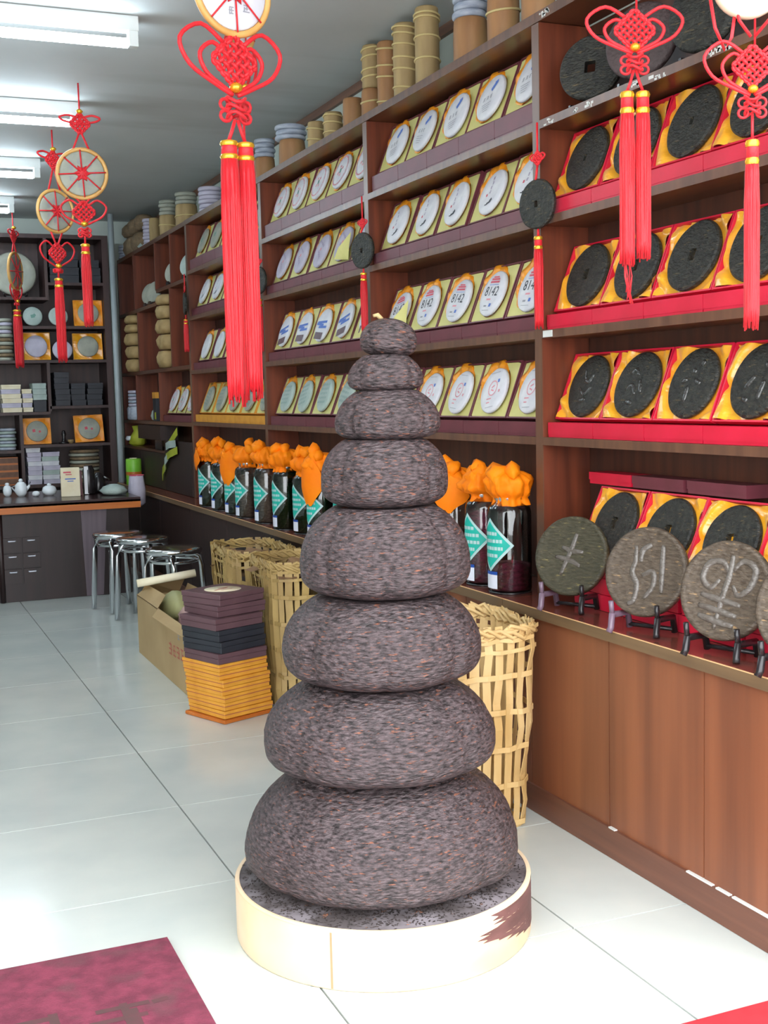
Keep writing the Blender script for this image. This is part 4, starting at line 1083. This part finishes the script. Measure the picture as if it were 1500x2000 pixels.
# cardboard carton
t = thing('cardboard_carton', 'long open cardboard carton with red lettering on the floor', 'carton', T3(1.322, 5.545, .0005))
W_, D_, H_ = .234, 1.2, .30
for (cx_, cy_, sx_, sy_) in ((-W_/2+.003, 0, .006, D_), (W_/2-.003, 0, .006, D_), (0, -D_/2+.003, W_-.012, .006), (0, D_/2-.003, W_-.012, .006)):
    MB().box((cx_, cy_, H_/2), (sx_, sy_, H_)).build('side_panel', 'card', t)
MB().box((0, 0, .004), (W_-.012, D_-.012, .006)).build('bottom_panel', 'card', t)
def flap(pts, nm='flap', m_='card'):
    vs = list(pts)+[(a, b, c-.004) for a, b, c in pts]
    MB().add(vs, [(0, 1, 2, 3), (7, 6, 5, 4), (0, 4, 5, 1), (1, 5, 6, 2), (2, 6, 7, 3), (3, 7, 4, 0)]).build(nm, m_, t)
flap([(-W_/2, -.55, H_), (-W_/2, .1, H_+.004), (-W_/2-.035, .08, H_-.03), (-W_/2-.03, -.5, H_-.025)])
flap([(-W_/2, .12, H_), (-W_/2, .59, H_), (-W_/2+.05, .55, H_+.05), (-W_/2+.05, .16, H_+.055)])
flap([(-.1, .595, H_), (.1, .595, H_), (.12, .50, H_+.10), (-.09, .47, H_+.085)])
flap([(W_/2, -.1, H_), (W_/2, .55, H_), (W_/2+.012, .52, H_+.05), (W_/2+.01, -.08, H_+.06)])
q = []; gg = random.Random(2)
for k in range(4): q += glyph(gg, -.36+.075*k, .165-.004*k, .062)
Mx = T3(-W_/2-.0006, 0, 0) @ Matrix(((0, 0, -1, 0), (-1, 0, 0, 0), (0, 1, 0, 0), (0, 0, 0, 1)))
q = [(-x, y, w, h) for x, y, w, h in q]
stuff(MB().quads(q).build('red_lettering', 'ink_brick', t, Mx))
q = glyph(gg, .30, .245, .05)+glyph(gg, .40, .243, .05)
stuff(MB().quads(q).build('grey_lettering', 'ink_grey', t, Mx))
def blob(name, x, y, z, sx, sy, sz, m_, seed, label, cat):
    o = MB().lathe([(.3, 0), (.9, .12), (1, .4), (.75, .75), (.3, .97), (.01, 1)], 26, fn=lambda a, zz: 1+.28*noise.noise((math.cos(a)*2+seed, math.sin(a)*2, zz*3))).build(name, m_, None, T3(x, y, z) @ Matrix.Diagonal((sx, sy, sz, 1)))
    return tag(o, label, cat)
blob('packing_sheet', 1.335, 5.83, .215, .078, .17, .135, 'leaf_green', 1, 'pale green packing sheet in the open carton', 'paper')
blob('plastic_bag', 1.33, 5.39, .225, .08, .19, .14, 'plastic_pink', 2, 'pinkish crumpled plastic bag in the open carton', 'bag')
bk = MB().box((0, 0, .0), (.11, .17, .022)).build('book', 'cream_paper', None, T3(1.30, 5.055, .292) @ RY(.25)); tag(bk, 'cream booklet slipped in the carton beside the dark boxes', 'book')
bk2 = MB().box((0, 0, 0), (.10, .16, .03)).build('gift_box', 'maroon_dark', None, T3(1.375, 5.06, .335) @ RY(-.1)); tag(bk2, 'small maroon box lying in the carton behind the stack', 'gift box')
rl = MB().tube([(-.04, 0, 0), (.25, -.03, .034)], .02, 12).build('paper_roll', 'cream_paper', None, T3(1.22, 6.0, .3775)); tag(rl, 'cream paper roll lying across the carton', 'roll')

# ------------------------------------------------------------------ chrome stools
def stool(x, y, rot, label):
    t = thing('stool', label, 'stool', T3(x, y, .0005) @ RZ(rot), 'chrome stools by the desk')
    MB().lathe([(.13, .452), (.150, .452), (.155, .468), (.149, .480), (.12, .482), (.002, .484)], 40).build('seat', 'chrome', t)
    MB().tube([(.125*math.cos(2*PI*k/28), .125*math.sin(2*PI*k/28), .41) for k in range(28)], .009, 8, True).build('ring', 'chrome', t)
    for k in range(4):
        a = PI/4+k*PI/2; c_, s_ = math.cos(a), math.sin(a)
        MB().tube([(.06*c_, .06*s_, .445), (.115*c_, .115*s_, .448), (.14*c_, .14*s_, .43), (.148*c_, .148*s_, .38), (.172*c_, .172*s_, .004)], .016, 10).build('leg', 'chrome', t)
stool(1.37, 7.50, .3, 'chrome round stool, farthest of the three by the desk')
stool(1.445, 7.13, .9, 'chrome round stool, middle of the three by the desk')
stool(1.49, 6.52, .5, 'chrome round stool, nearest of the three, behind the carton')

# ------------------------------------------------------------------ desk at the back
dk = thing('back_desk', 'dark tea desk with orange front edge at the back of the shop', 'desk', T3(0, 0, 0))
MB().box((.665, 8.56, .634), (1.93, 1.02, .028)).build('desk_top', 'desk_top', dk)
MB().box((.665, 8.061, .6065), (1.93, .022, .054)).build('edge_board', 'desk_orange', dk)
MB().box((.63, 8.57, .31), (1.86, .9, .617)).build('body', 'desk_panel', dk)
MB().add([(1.245, 8.112, .578), (1.415, 8.112, .578), (1.372, 8.112, .004), (1.262, 8.112, .004), (1.245, 8.119, .578), (1.415, 8.119, .578), (1.372, 8.119, .004), (1.262, 8.119, .004)], [(3, 2, 1, 0), (4, 5, 6, 7), (0, 1, 5, 4), (1, 2, 6, 5), (2, 3, 7, 6), (3, 0, 4, 7)]).build('pale_panel', 'desk_pale', dk)
for col, x in enumerate((.80, .92)):
    for r_, z in enumerate((.40, .298, .197)):
        d = MB().box((x, 8.113, z-.028), (.108, .012, .094)).build('drawer', 'desk_panel', dk)
        MB().tube([(x-.022, 8.108, z), (x-.02, 8.096, z), (x+.02, 8.096, z), (x+.022, 8.108, z)], .0045, 6).build('drawer_handle', 'label_white', d)  # white colour stands in for the bright reflection on chrome handles
for k in range(7):
    MB().lathe([(.018, .002), (.018, .575)], 10, (.40+.055*k, 8.116, 0)).build('rib', 'desk_panel', dk)
DZ = .6486
def china(x, y, r, h, lid, label, spout=False):
    t = thing('teapot' if spout else 'tea_cup', label, 'teapot' if spout else 'cup', T3(x, y, DZ))
    MB().lathe([(r*.5, 0), (r*.9, h*.2), (r, h*.45), (r*.85, h*.75), (r*.5, h*.9), (.002, h*.93)], 24).build('body', 'white_china', t)
    if lid: MB().lathe([(.012, h*.9), (.016, h), (.01, h*1.1), (.001, h*1.12)], 12).build('lid_knob', 'white_china', t)
    if spout:
        MB().tube([(r*.8, 0, h*.4), (r*1.3, 0, h*.65), (r*1.5, 0, h*.9)], [.012, .009, .006], 8).build('spout', 'white_china', t)
        MB().tube([(-r*.8, 0, h*.7), (-r*1.5, 0, h*.6), (-r*.85, 0, h*.3)], .006, 6).build('handle', 'white_china', t)
china(.93, 8.62, .042, .11, True, 'white china teapot, left one on the desk', True)
china(1.02, 8.56, .026, .04, False, 'small white cup between the two teapots')
china(1.115, 8.60, .05, .075, True, 'round white china pot, right of the small cup')
china(.845, 8.68, .03, .085, True, 'white china pot cut by the left picture edge')
t = thing('tea_carton', 'upright white tea carton with small print on the desk', 'carton', T3(1.23, 8.40, DZ) @ RZ(-.1))
MB().box((0, 0, .098), (.125, .06, .195), None, .002).build('carton_body', 'cream_paper', t)
MB().quads([(-.02, .165, .05, .01), (-.01, .15, .04, .006)], 0).build('red_print', 'ink_red', t, T3(0, -.0306, 0) @ RX(PI/2))
MB().quads([(0, .12, .07, .008), (0, .105, .04, .006)], 0).build('blue_print', 'ink_blue', t, T3(0, -.0306, 0) @ RX(PI/2))
MB().box((.035, .055, .085), (.09, .04, .17), None, .002).build('red_back', 'maroon_box', t)
t = thing('thermos', 'dark glass flask with steel strip beside the white carton', 'flask', T3(1.37, 8.50, DZ))
MB().lathe([(.035, 0), (.04, .01), (.04, .17), (.028, .19), (.028, .2)], 20).build('flask_body', 'black_lacquer', t)
MB().box((-.022, -.034, .1), (.028, .006, .19)).build('steel_strip', 'steel', t)
t = thing('tea_maker', 'small dark glass tea maker behind the flask', 'tea maker', T3(1.455, 8.62, DZ))
MB().lathe([(.045, 0), (.05, .02), (.045, .1), (.02, .14), (.002, .145)], 20).build('glass_body', 'black_lacquer', t)
MB().tube([(.04, 0, .11), (.075, 0, .09), (.045, 0, .04)], .006, 8).build('handle', 'steel', t)
t = thing('tea_tin', 'bright green tin with orange band by the corner pipe', 'tin', T3(1.865, 9.42, CZ+.0006))
MB().lathe([(.058, 0), (.06, .004), (.06, .19), (.056, .2), (.002, .2)], 26).build('tin_body', 'lime', t)
MB().lathe([(.0606, .075), (.0606, .1)], 26, cap0=False, cap1=False).build('orange_band', 'desk_orange', t)
MB().lathe([(.03, .2), (.03, .206), (.002, .207)], 20).build('tin_cap', 'cream_paper', t)
nw = blob('newspaper', 1.51, 8.34, DZ, .09, .11, .075, 'green_paper', 6, 'crumpled grey paper heap on the right of the desk', 'paper')
t = thing('plastic_bag', 'white plastic bag with red rim at the right end of the desk', 'bag', T3(1.70, 8.50, .55))
MB().lathe([(.03, 0), (.055, .02), (.06, .12), (.052, .2), (.05, .215)], 22, cap1=False, fn=lambda a, z: 1+.12*noise.noise((math.cos(a)*3, math.sin(a)*3, z*18))).build('bag_body', 'lilac_paper', t)
MB().tube([(.05*math.cos(2*PI*k/16), .05*math.sin(2*PI*k/16), .215) for k in range(16)], .004, 6, True).build('red_rim', 'ink_red', t)

# ------------------------------------------------------------------ shelf unit on the back wall
KY = 9.85
kb = 9.85/9.6
def bx(x): return x*kb
def bz(z): return EYE+(z-EYE)*kb
bs = thing('back_shelf', 'dark wooden display unit with uneven compartments on the back wall', 'shelving', T3(0, 0, 0))
def bsb(name, x0, x1, z0, z1, m_='wood_far', y0=KY, y1=10.22):
    return MB().box(((x0+x1)/2, (y0+y1)/2, (z0+z1)/2), (x1-x0, y1-y0, z1-z0)).build(name, m_, bs)
T_ = .011
BX0 = .15
xr = bx(1.725)
zt = bz(2.545)
bsb('side_panel', xr, xr+.05, .002, zt+.012)
bsb('back_panel', BX0, xr, .002, zt, 'wood_far', 10.205, 10.225)
bsb('shelf_board', BX0, xr-.0005, zt-.02, zt+.012)
xm = bx(1.30); xl = bx(1.085); xlm = bx(1.062)
zs = {k: bz(v) for k, v in dict(h555=2.185, h583=2.073, h640=1.856, h707=1.598, h795=1.247, h808=1.206, h870=.955, h883=.918).items()}
def hb_(z, x0, x1): bsb('shelf_board', x0, x1, z-T_, z+T_)
hb_(zs['h555'], xm+.0125, xr-.0005); hb_(zs['h583'], BX0, xm+.012)
hb_(zs['h640'], xl+.0125, xr-.0005); hb_(zs['h707'], BX0, xr-.0005)
hb_(zs['h795'], xm+.0125-.03, xr-.0005); hb_(zs['h808'], BX0, xm-.018); hb_(zs['h870'], xlm+.0125, xr-.0005); hb_(zs['h883'], BX0, xlm-.0125)
bsb('divider', xm-.012, xm+.012, zs['h583']+T_+.0005, zt-.0205); bsb('divider', xl-.012, xl+.012, zs['h707']+T_+.0005, zs['h583']-T_-.0005)
bsb('divider', xm-.0295, xm-.0175+.012, zs['h795']-.03, zs['h707']-T_-.0005); bsb('divider', xlm-.012, xlm+.012, .66, zs['h808']-T_-.0005)
bsb('shelf_board', BX0, xr-.0005, .62, .645)
def on(z): return z+T_+.0008
# big wrapped cake on a stand
t = thing('giant_tea_cake', 'giant round pale wrapped tea cake on the top left back shelf', 'tea cake', T3(bx(1.075), KY+.10, zs['h583']+T_+.019+.168) @ RX(PI/2-.12))
MB().lathe([(.15, -.02), (.168, -.014), (.17, 0), (.16, .014), (.12, .02), (.115, .018), (.002, .02)], 48).build('paper_wrap', 'grey_paper', t)
q = []
for k in range(5): q += glyph(rng, -.05+.02*k, .02-.012*k, .022)
stuff(MB().quads(q, .0212).build('print', 'ink_pink', t))
t = thing('cake_stand', 'black stand under the giant pale cake', 'stand', T3(bx(1.075), KY+.11, on(zs['h583'])))
MB().box((0, 0, .006), (.16, .08, .012)).build('foot', 'black_lacquer', t)
for sx in (-1, 1): MB().tube([(sx*.07, -.03, .008), (sx*.085, -.055, .012), (sx*.09, -.06, .04)], .006, 6).build('prong', 'black_lacquer', t)
def flat_pile(x0, x1, z, n, h, m_, label, dep=.2, y=KY+.02, cat='box', name='tea_box', grp=None, jit=.006):
    for i in range(n):
        nth = ['bottom', 'second', 'third', 'fourth', 'fifth', 'sixth', 'seventh', 'eighth', 'ninth', 'tenth'][i]
        if i == n-1 and n > 1: nth = 'top'
        mm = m_[i % len(m_)]
        o = bpy.data.objects.new(name, None); COL.objects.link(o); o.matrix_basis = T3((x0+x1)/2+rng.uniform(-jit, jit), y+dep/2, z+h*i+.0004)
        MB().box((0, 0, h*.3), (x1-x0-.006, dep-.004, h*.6-.001)).build('box_base', mm, o)
        MB().box((0, 0, h*.78), (x1-x0-.002, dep, h*.4-.001)).build('box_lid', mm, o)
        tag(o, label+(f', {nth} of its pile' if n > 1 else ''), cat, grp)
flat_pile(xm+.03, bx(1.55), on(zs['h555']), 4, .06, ['black_box'], 'black box in the top right back compartment', grp='black boxes on the back shelves')
flat_pile(bx(1.56), xr-.015, on(zs['h555']), 3, .06, ['black_box'], 'black box at the right in the top right compartment', grp='black boxes on the back shelves')
def round_cake(x, z, r, m_, sty, label, lean=.15):
    M = T3(bx(x), KY+.05, on(z)+r*.99) @ RX(PI/2-lean)
    o = print_cake(sty, r, .018, m_); o.matrix_basis = M
    tag(o, label, 'tea cake', 'round cakes on the back shelves')
round_cake(1.19, zs['h640'], .075, 'green_paper', 'greenspot', 'pale round cake with green print, left on the second back shelf')
round_cake(1.38, zs['h640'], .075, 'green_paper', 'greenspot', 'pale round cake with green print behind the middle tassel')
round_cake(1.40, zs['h707'], .078, 'lilac_paper', 'plain', 'white round cake between the two golden boxes')
def framed(x0, x1, z, h, silk, paper, sty, label, tilt=0):
    w = bx(x1)-bx(x0)
    t = thing('gift_box', label+' on the back shelves', 'gift box', T3((bx(x0)+bx(x1))/2, KY+.06, on(z)+.004+abs(tilt)*.13) @ RX(PI/2-.12) @ RZ(tilt), 'silk-lined boxes on the back shelves')
    tray_mb(w, h, .03).build('tray', silk, t)
    grid_sheet(w-.008, h-.008, 16, 14, lambda x, y: -.008+.005*noise.noise((x*18+x0*9, y*18, 1))+.003*math.sin(60*x*y+40*(x+y)), .004).build('silk_lining', silk, t)
    o = print_cake(sty, min(w, h)*.40, .014, paper); o.matrix_basis = T3((bx(x0)+bx(x1))/2, KY+.06, on(z)+.004+abs(tilt)*.13) @ RX(PI/2-.12) @ RZ(tilt) @ T3(0, h*.49, .003)
    tag(o, f'round wrapped cake in the {label}', 'tea cake', 'wrapped cakes in the silk-lined boxes at the back')
framed(1.502, 1.722, zs['h640'], .205, 'orange_silk', 'grey_paper', 'greenspot', 'orange silk box behind the nearest tassel')
framed(1.10, 1.315, zs['h707'], .215, 'gold_silk', 'lilac_paper', 'plain', 'golden silk box at left')
framed(1.485, 1.712, zs['h707'], .208, 'gold_silk', 'grey_paper', 'plain', 'golden silk box at right below the orange one')
framed(1.078, 1.288, zs['h870'], .205, 'orange_silk', 'grey_paper', 'redspot', 'orange silk box low at left')
framed(1.47, 1.694, zs['h870'], .215, 'orange_silk', 'grey_paper', 'redspot', 'orange silk box low at right', .03)
flat_pile(bx(.93), bx(1.075), on(zs['h808']), 6, .036, ['cream_paper', 'lilac_paper', 'cream_paper'], 'cream tea box at the far left on the middle back shelf', grp='cream boxes on the back shelf')
flat_pile(bx(1.08), bx(1.155), on(zs['h808']), 5, .036, ['cream_paper', 'lilac_paper'], 'narrow cream tea box in the middle of the back shelf', grp='cream boxes on the back shelf')
flat_pile(bx(1.165), bx(1.262), on(zs['h808']), 1, .09, ['black_box'], 'dark box under cream boxes on the back shelf', grp='black boxes on the back shelves')
flat_pile(bx(1.16), bx(1.265), on(zs['h808'])+.0915, 3, .044, ['green_paper'], 'greenish tea box on the dark box at the back', grp='cream boxes on the back shelf')
flat_pile(bx(1.325), bx(1.44), on(zs['h795']), 6, .044, ['black_box'], 'black box in the tall pile on the back shelf', grp='black boxes on the back shelves')
flat_pile(bx(1.45), bx(1.56), on(zs['h795']), 4, .044, ['black_box'], 'black box in the middle low pile on the back shelf', grp='black boxes on the back shelves')
flat_pile(bx(1.57), bx(1.69), on(zs['h795']), 4, .044, ['black_box'], 'black box in the right low pile on the back shelf', grp='black boxes on the back shelves')
t = thing('figurine', 'small dark carved figurine with pale cup between the low orange boxes', 'figurine', T3(bx(1.385), KY+.08, on(zs['h870'])))
MB().lathe([(.04, 0), (.045, .008), (.02, .014), (.014, .05), (.02, .075), (.012, .1), (.002, .105)], 16).build('figure', 'black_lacquer', t)
MB().lathe([(.012, .0), (.022, .015), (.024, .03), (.02, .03)], 16, (.05, -.02, 0)).build('cup', 'husk_pale', t)
flat_pile(bx(1.092), bx(1.20), .6458, 8, .036, ['lilac_paper', 'white_paper', 'lilac_paper'], 'white tea box in the lower left pile behind the desk', grp='white boxes behind the desk')
flat_pile(bx(1.205), bx(1.335), .6458, 7, .036, ['lilac_paper', 'white_paper', 'green_paper'], 'white tea box in the lower right pile behind the desk', grp='white boxes behind the desk')
def disc_pile(x, z, r, n, h, m_, label, grp, cat='tea cake'):
    for i in range(n):
        nth = ORD[i]+' from bottom' if i < n-1 else 'top'
        o = cake_mb(r, h*.85, 24, .03).build('wrapped_cake', m_[i % len(m_)], None, T3(bx(x)+rng.uniform(-.006, .006), KY+.14+rng.uniform(-.006, .006), z+h*i+.0006))
        tag(o, f'{label}, {nth}', cat, grp)
disc_pile(1.545, .6458, .12, 9, .029, ['sack', 'grey_paper'], 'large brownish wrapped cake in the pile by the pipe', 'large cakes behind the desk')
disc_pile(.985, on(zs['h707']), .065, 6, .03, ['grey_paper', 'sack'], 'grey wrapped cake, pile at the left edge, second back shelf', 'cake piles at the left picture edge')
disc_pile(.985, zs['h640'] if False else on(zs['h707'])+.1815, .06, 5, .03, ['grey_paper', 'lilac_paper'], 'pale striped cake at the left edge, upper part of the pile', 'cake piles at the left picture edge')
disc_pile(.965, on(zs['h883']), .07, 7, .025, ['blue_paper', 'green_paper'], 'bluish wrapped cake, low pile at the left edge', 'cake piles at the left picture edge')
t = thing('wooden_tea_chest', 'brown slatted wooden chest low at the left picture edge', 'chest', T3(bx(.93), KY+.14, .6458))
MB().box((0, 0, .11), (.2, .2, .22)).build('chest_body', 'desk_orange', t)
for k in range(4): MB().box((0, -.102, .03+.055*k), (.2, .006, .04)).build('slat', 'trim_wood', t)

# ------------------------------------------------------------------ things in the curio cabinet
def bundle_pile(y0, y1, z, hs, where):
    for i, h in enumerate(hs):
        o = MB().lathe([(.02, 0), (.06, .006), (.072, h*.35), (.07, h*.65), (.055, h*.94), (.02, h), (.001, h)], 20, fn=lambda a, zz, i=i: (1+.75*abs(math.sin(a))**1.5)*(1+.2*noise.noise((math.cos(a)*2+i*5, math.sin(a)*2, zz*14)))).build('tea_bundle', 'bundle', None, T3(1.985+.004*math.sin(i*2), (y0+y1)/2+.012*math.cos(i*2.2), z))
        tag(o, f'tan paper tea bundle, {ORD[i]} from bottom, {where}', 'tea bundle', 'tan tea bundles in the far cabinet')
        z += h+.001
bundle_pile(9.62, 9.84, 1.5108, [.105, .10, .10, .07, .07], 'left pile in the far cabinet')
bundle_pile(8.44, 8.72, 1.5108, [.125, .11, .105, .095, .075], 'right pile in the far cabinet')
for k, (y, z, r, l1) in enumerate(((9.02, 1.9878, .08, 'pair left'), (9.19, 1.9878, .08, 'pair right'), (8.415, 2.0758, .075, 'single'), (7.96, 2.0758, .078, 'nearest'))):
    z += .014
    M = face_frame((2.0, y, z+r*.97), PI+.5, .25)
    o = cake_mb(r, .018, 26, .02).build('tea_cake', 'grey_paper' if k < 3 else 'green_paper', None, M)
    tag(o, f'pale cake on a small stand on the upper cabinet shelf, {l1}', 'tea cake', 'pale cakes in the far cabinet')
    t = thing('cake_stand', f'tiny dark stand under the pale cake, {l1}, upper cabinet shelf', 'stand', T3(1.992, y, z-.0135), 'tiny stands in the far cabinet')
    MB().box((0, 0, .0055), (.07, .07, .011)).build('foot', 'black_lacquer', t)
    MB().box((-.038, 0, .012), (.008, .06, .022)).build('lip', 'black_lacquer', t)
for i in range(5):
    o = cake_mb(.062, .022, 24, .03).build('wrapped_cake', 'blue_paper' if i % 2 else 'lilac_paper', None, T3(1.995, 9.87+.004*math.sin(i*3), 1.1308+.11+.026*i))
    tag(o, f'white and blue wrapped cake, {ORD[i]} from bottom, low in the far cabinet', 'tea cake', 'striped cakes in the far cabinet')
for i in range(2):
    o = MB().lathe([(.045, 0), (.06, .01), (.06, .09), (.05, .109)], 20).build('tea_tin', 'blue_paper', None, T3(1.995, 9.80+.14*i, 1.1308)); tag(o, f'bluish round tin under the striped cakes, {["right", "left"][i]}', 'tin', 'tins in the far cabinet')
t = thing('wine_box', 'dark upright box with orange top in the far cabinet', 'box', T3(1.998, 8.99, 1.1308))
MB().box((0, 0, .085), (.09, .1, .17)).build('box_body', 'black_box', t); MB().box((0, 0, .19), (.095, .105, .045)).build('orange_cap', 'orange_tray', t)
MB().box((-.047, -.03, .04), (.003, .04, .05)).build('label', 'lime_leaf', t)
blob('tea_cup', 2.0, 9.2, 1.1308, .03, .03, .09, 'green_paper', 3, 'pale cup beside the orange-topped box', 'cup')
for i in range(3):
    yc = 8.62-.0-.27*i
    o = dup(PROTO[('flat', 'maroon', 2, 1)], T3(1.963, yc-.02, 1.1308), f'flat maroon box in the far cabinet, {ORD[i]} from left', 'closed boxes in the far cabinet'); o['category'] = 'box'
    M = face_frame((1.987, yc-.02, 1.1308+.0565), PI, .38)
    w_ = (UP[3]-UP[2]-.065)/5-.008
    p, first = get_box('maroon', w_, .207, i, False)
    put(p, first, M, f'open maroon gift box in the far cabinet, {ORD[i]} from left', 'gift box', 'open gift boxes in the far cabinet')
    o = dup(CAKES[(2, 0)], M @ T3(.012, .097, .0036), f'pink printed tea cake in the far cabinet, {ORD[i]} from left', 'cakes in the far cabinet')
# yellow green ribbons
t = thing('ribbon_rosette', 'yellow green ribbon hanging on the cupboard door at the far end', 'ribbon', T3(1.925, 8.38, .90))
for pts, m_ in (([(0, -.2, .17), (-.01, -.05, .10), (0, .1, .06)], 'lime_leaf'), ([(0, .16, .055), (-.012, .0, .075), (-.006, -.16, .085)], 'green_paper'), ([(0, -.18, .04), (-.015, -.02, .01), (0, .16, -.02)], 'lime_leaf'), ([(0, .10, -.01), (-.012, .16, -.05), (0, .22, -.10)], 'green_paper'), ([(0, .19, -.08), (-.008, .25, -.12), (0, .31, -.17)], 'lime_leaf')):
    MB().strip([Vector(p) for p in pts], .05, .003, (0, .15, 1)).build('ribbon_strip', m_, t)
t = thing('tea_bag', 'yellow green tea bag on the low shelf at the far end', 'bag', T3(2.0, 9.88, .9208))
MB().lathe([(.04, 0), (.07, .02), (.06, .08), (.03, .12), (.045, .16), (.002, .165)], 18, fn=lambda a, z: 1+.15*noise.noise((math.cos(a)*3, math.sin(a)*3, z*20))).build('bag_body', 'lime_leaf', t)
MB().lathe([(.042, .045), (.05, .06), (.04, .08)], 14, (-.045, .03, 0)).build('white_label', 'white_china', t)
t = thing('name_plate', 'black plate on the cupboard door below the drawer', 'sign', T3(1.9355, 8.82, .96))
MB().box((0, 0, 0), (.004, .22, .07)).build('plate', 'black_lacquer', t)
# flat boxes lying on the leaning red row
for k, (y, l, m_, lab) in enumerate(((3.10, .22, 'red_box', 'flat red box lying behind the leaning row at left'), (2.86, .24, 'maroon_box', 'flat dark maroon box lying behind the leaning row'), (2.60, .24, 'maroon_box', 'flat maroon box with pale edge behind the leaning row'))):
    t = thing('closed_box', lab, 'box', T3(2.085, y, CZ+.3585), 'flat boxes behind the leaning red row')
    MB().box((-.006, 0, .006), (.070, l, .012)).build('box_base', m_, t)
    MB().box((-.006, 0, .0235), (.074, l+.004, .023)).build('box_lid', m_, t)
tg = MB().box((SX-.0042, 3.29, 1.4595), (.0015, .055, .02)).build('price_tag', 'chip'); tag(tg, 'small white tag stuck on the shelf edge left of the red boxes', 'tag')
import re
for lab, names in LABELS.items():
    if not 4 <= len(re.findall(r"[\w'-]+", lab)) <= 16: print('LONG', lab)
    if len(names) > 1: print('SHARED LABEL', lab, names)
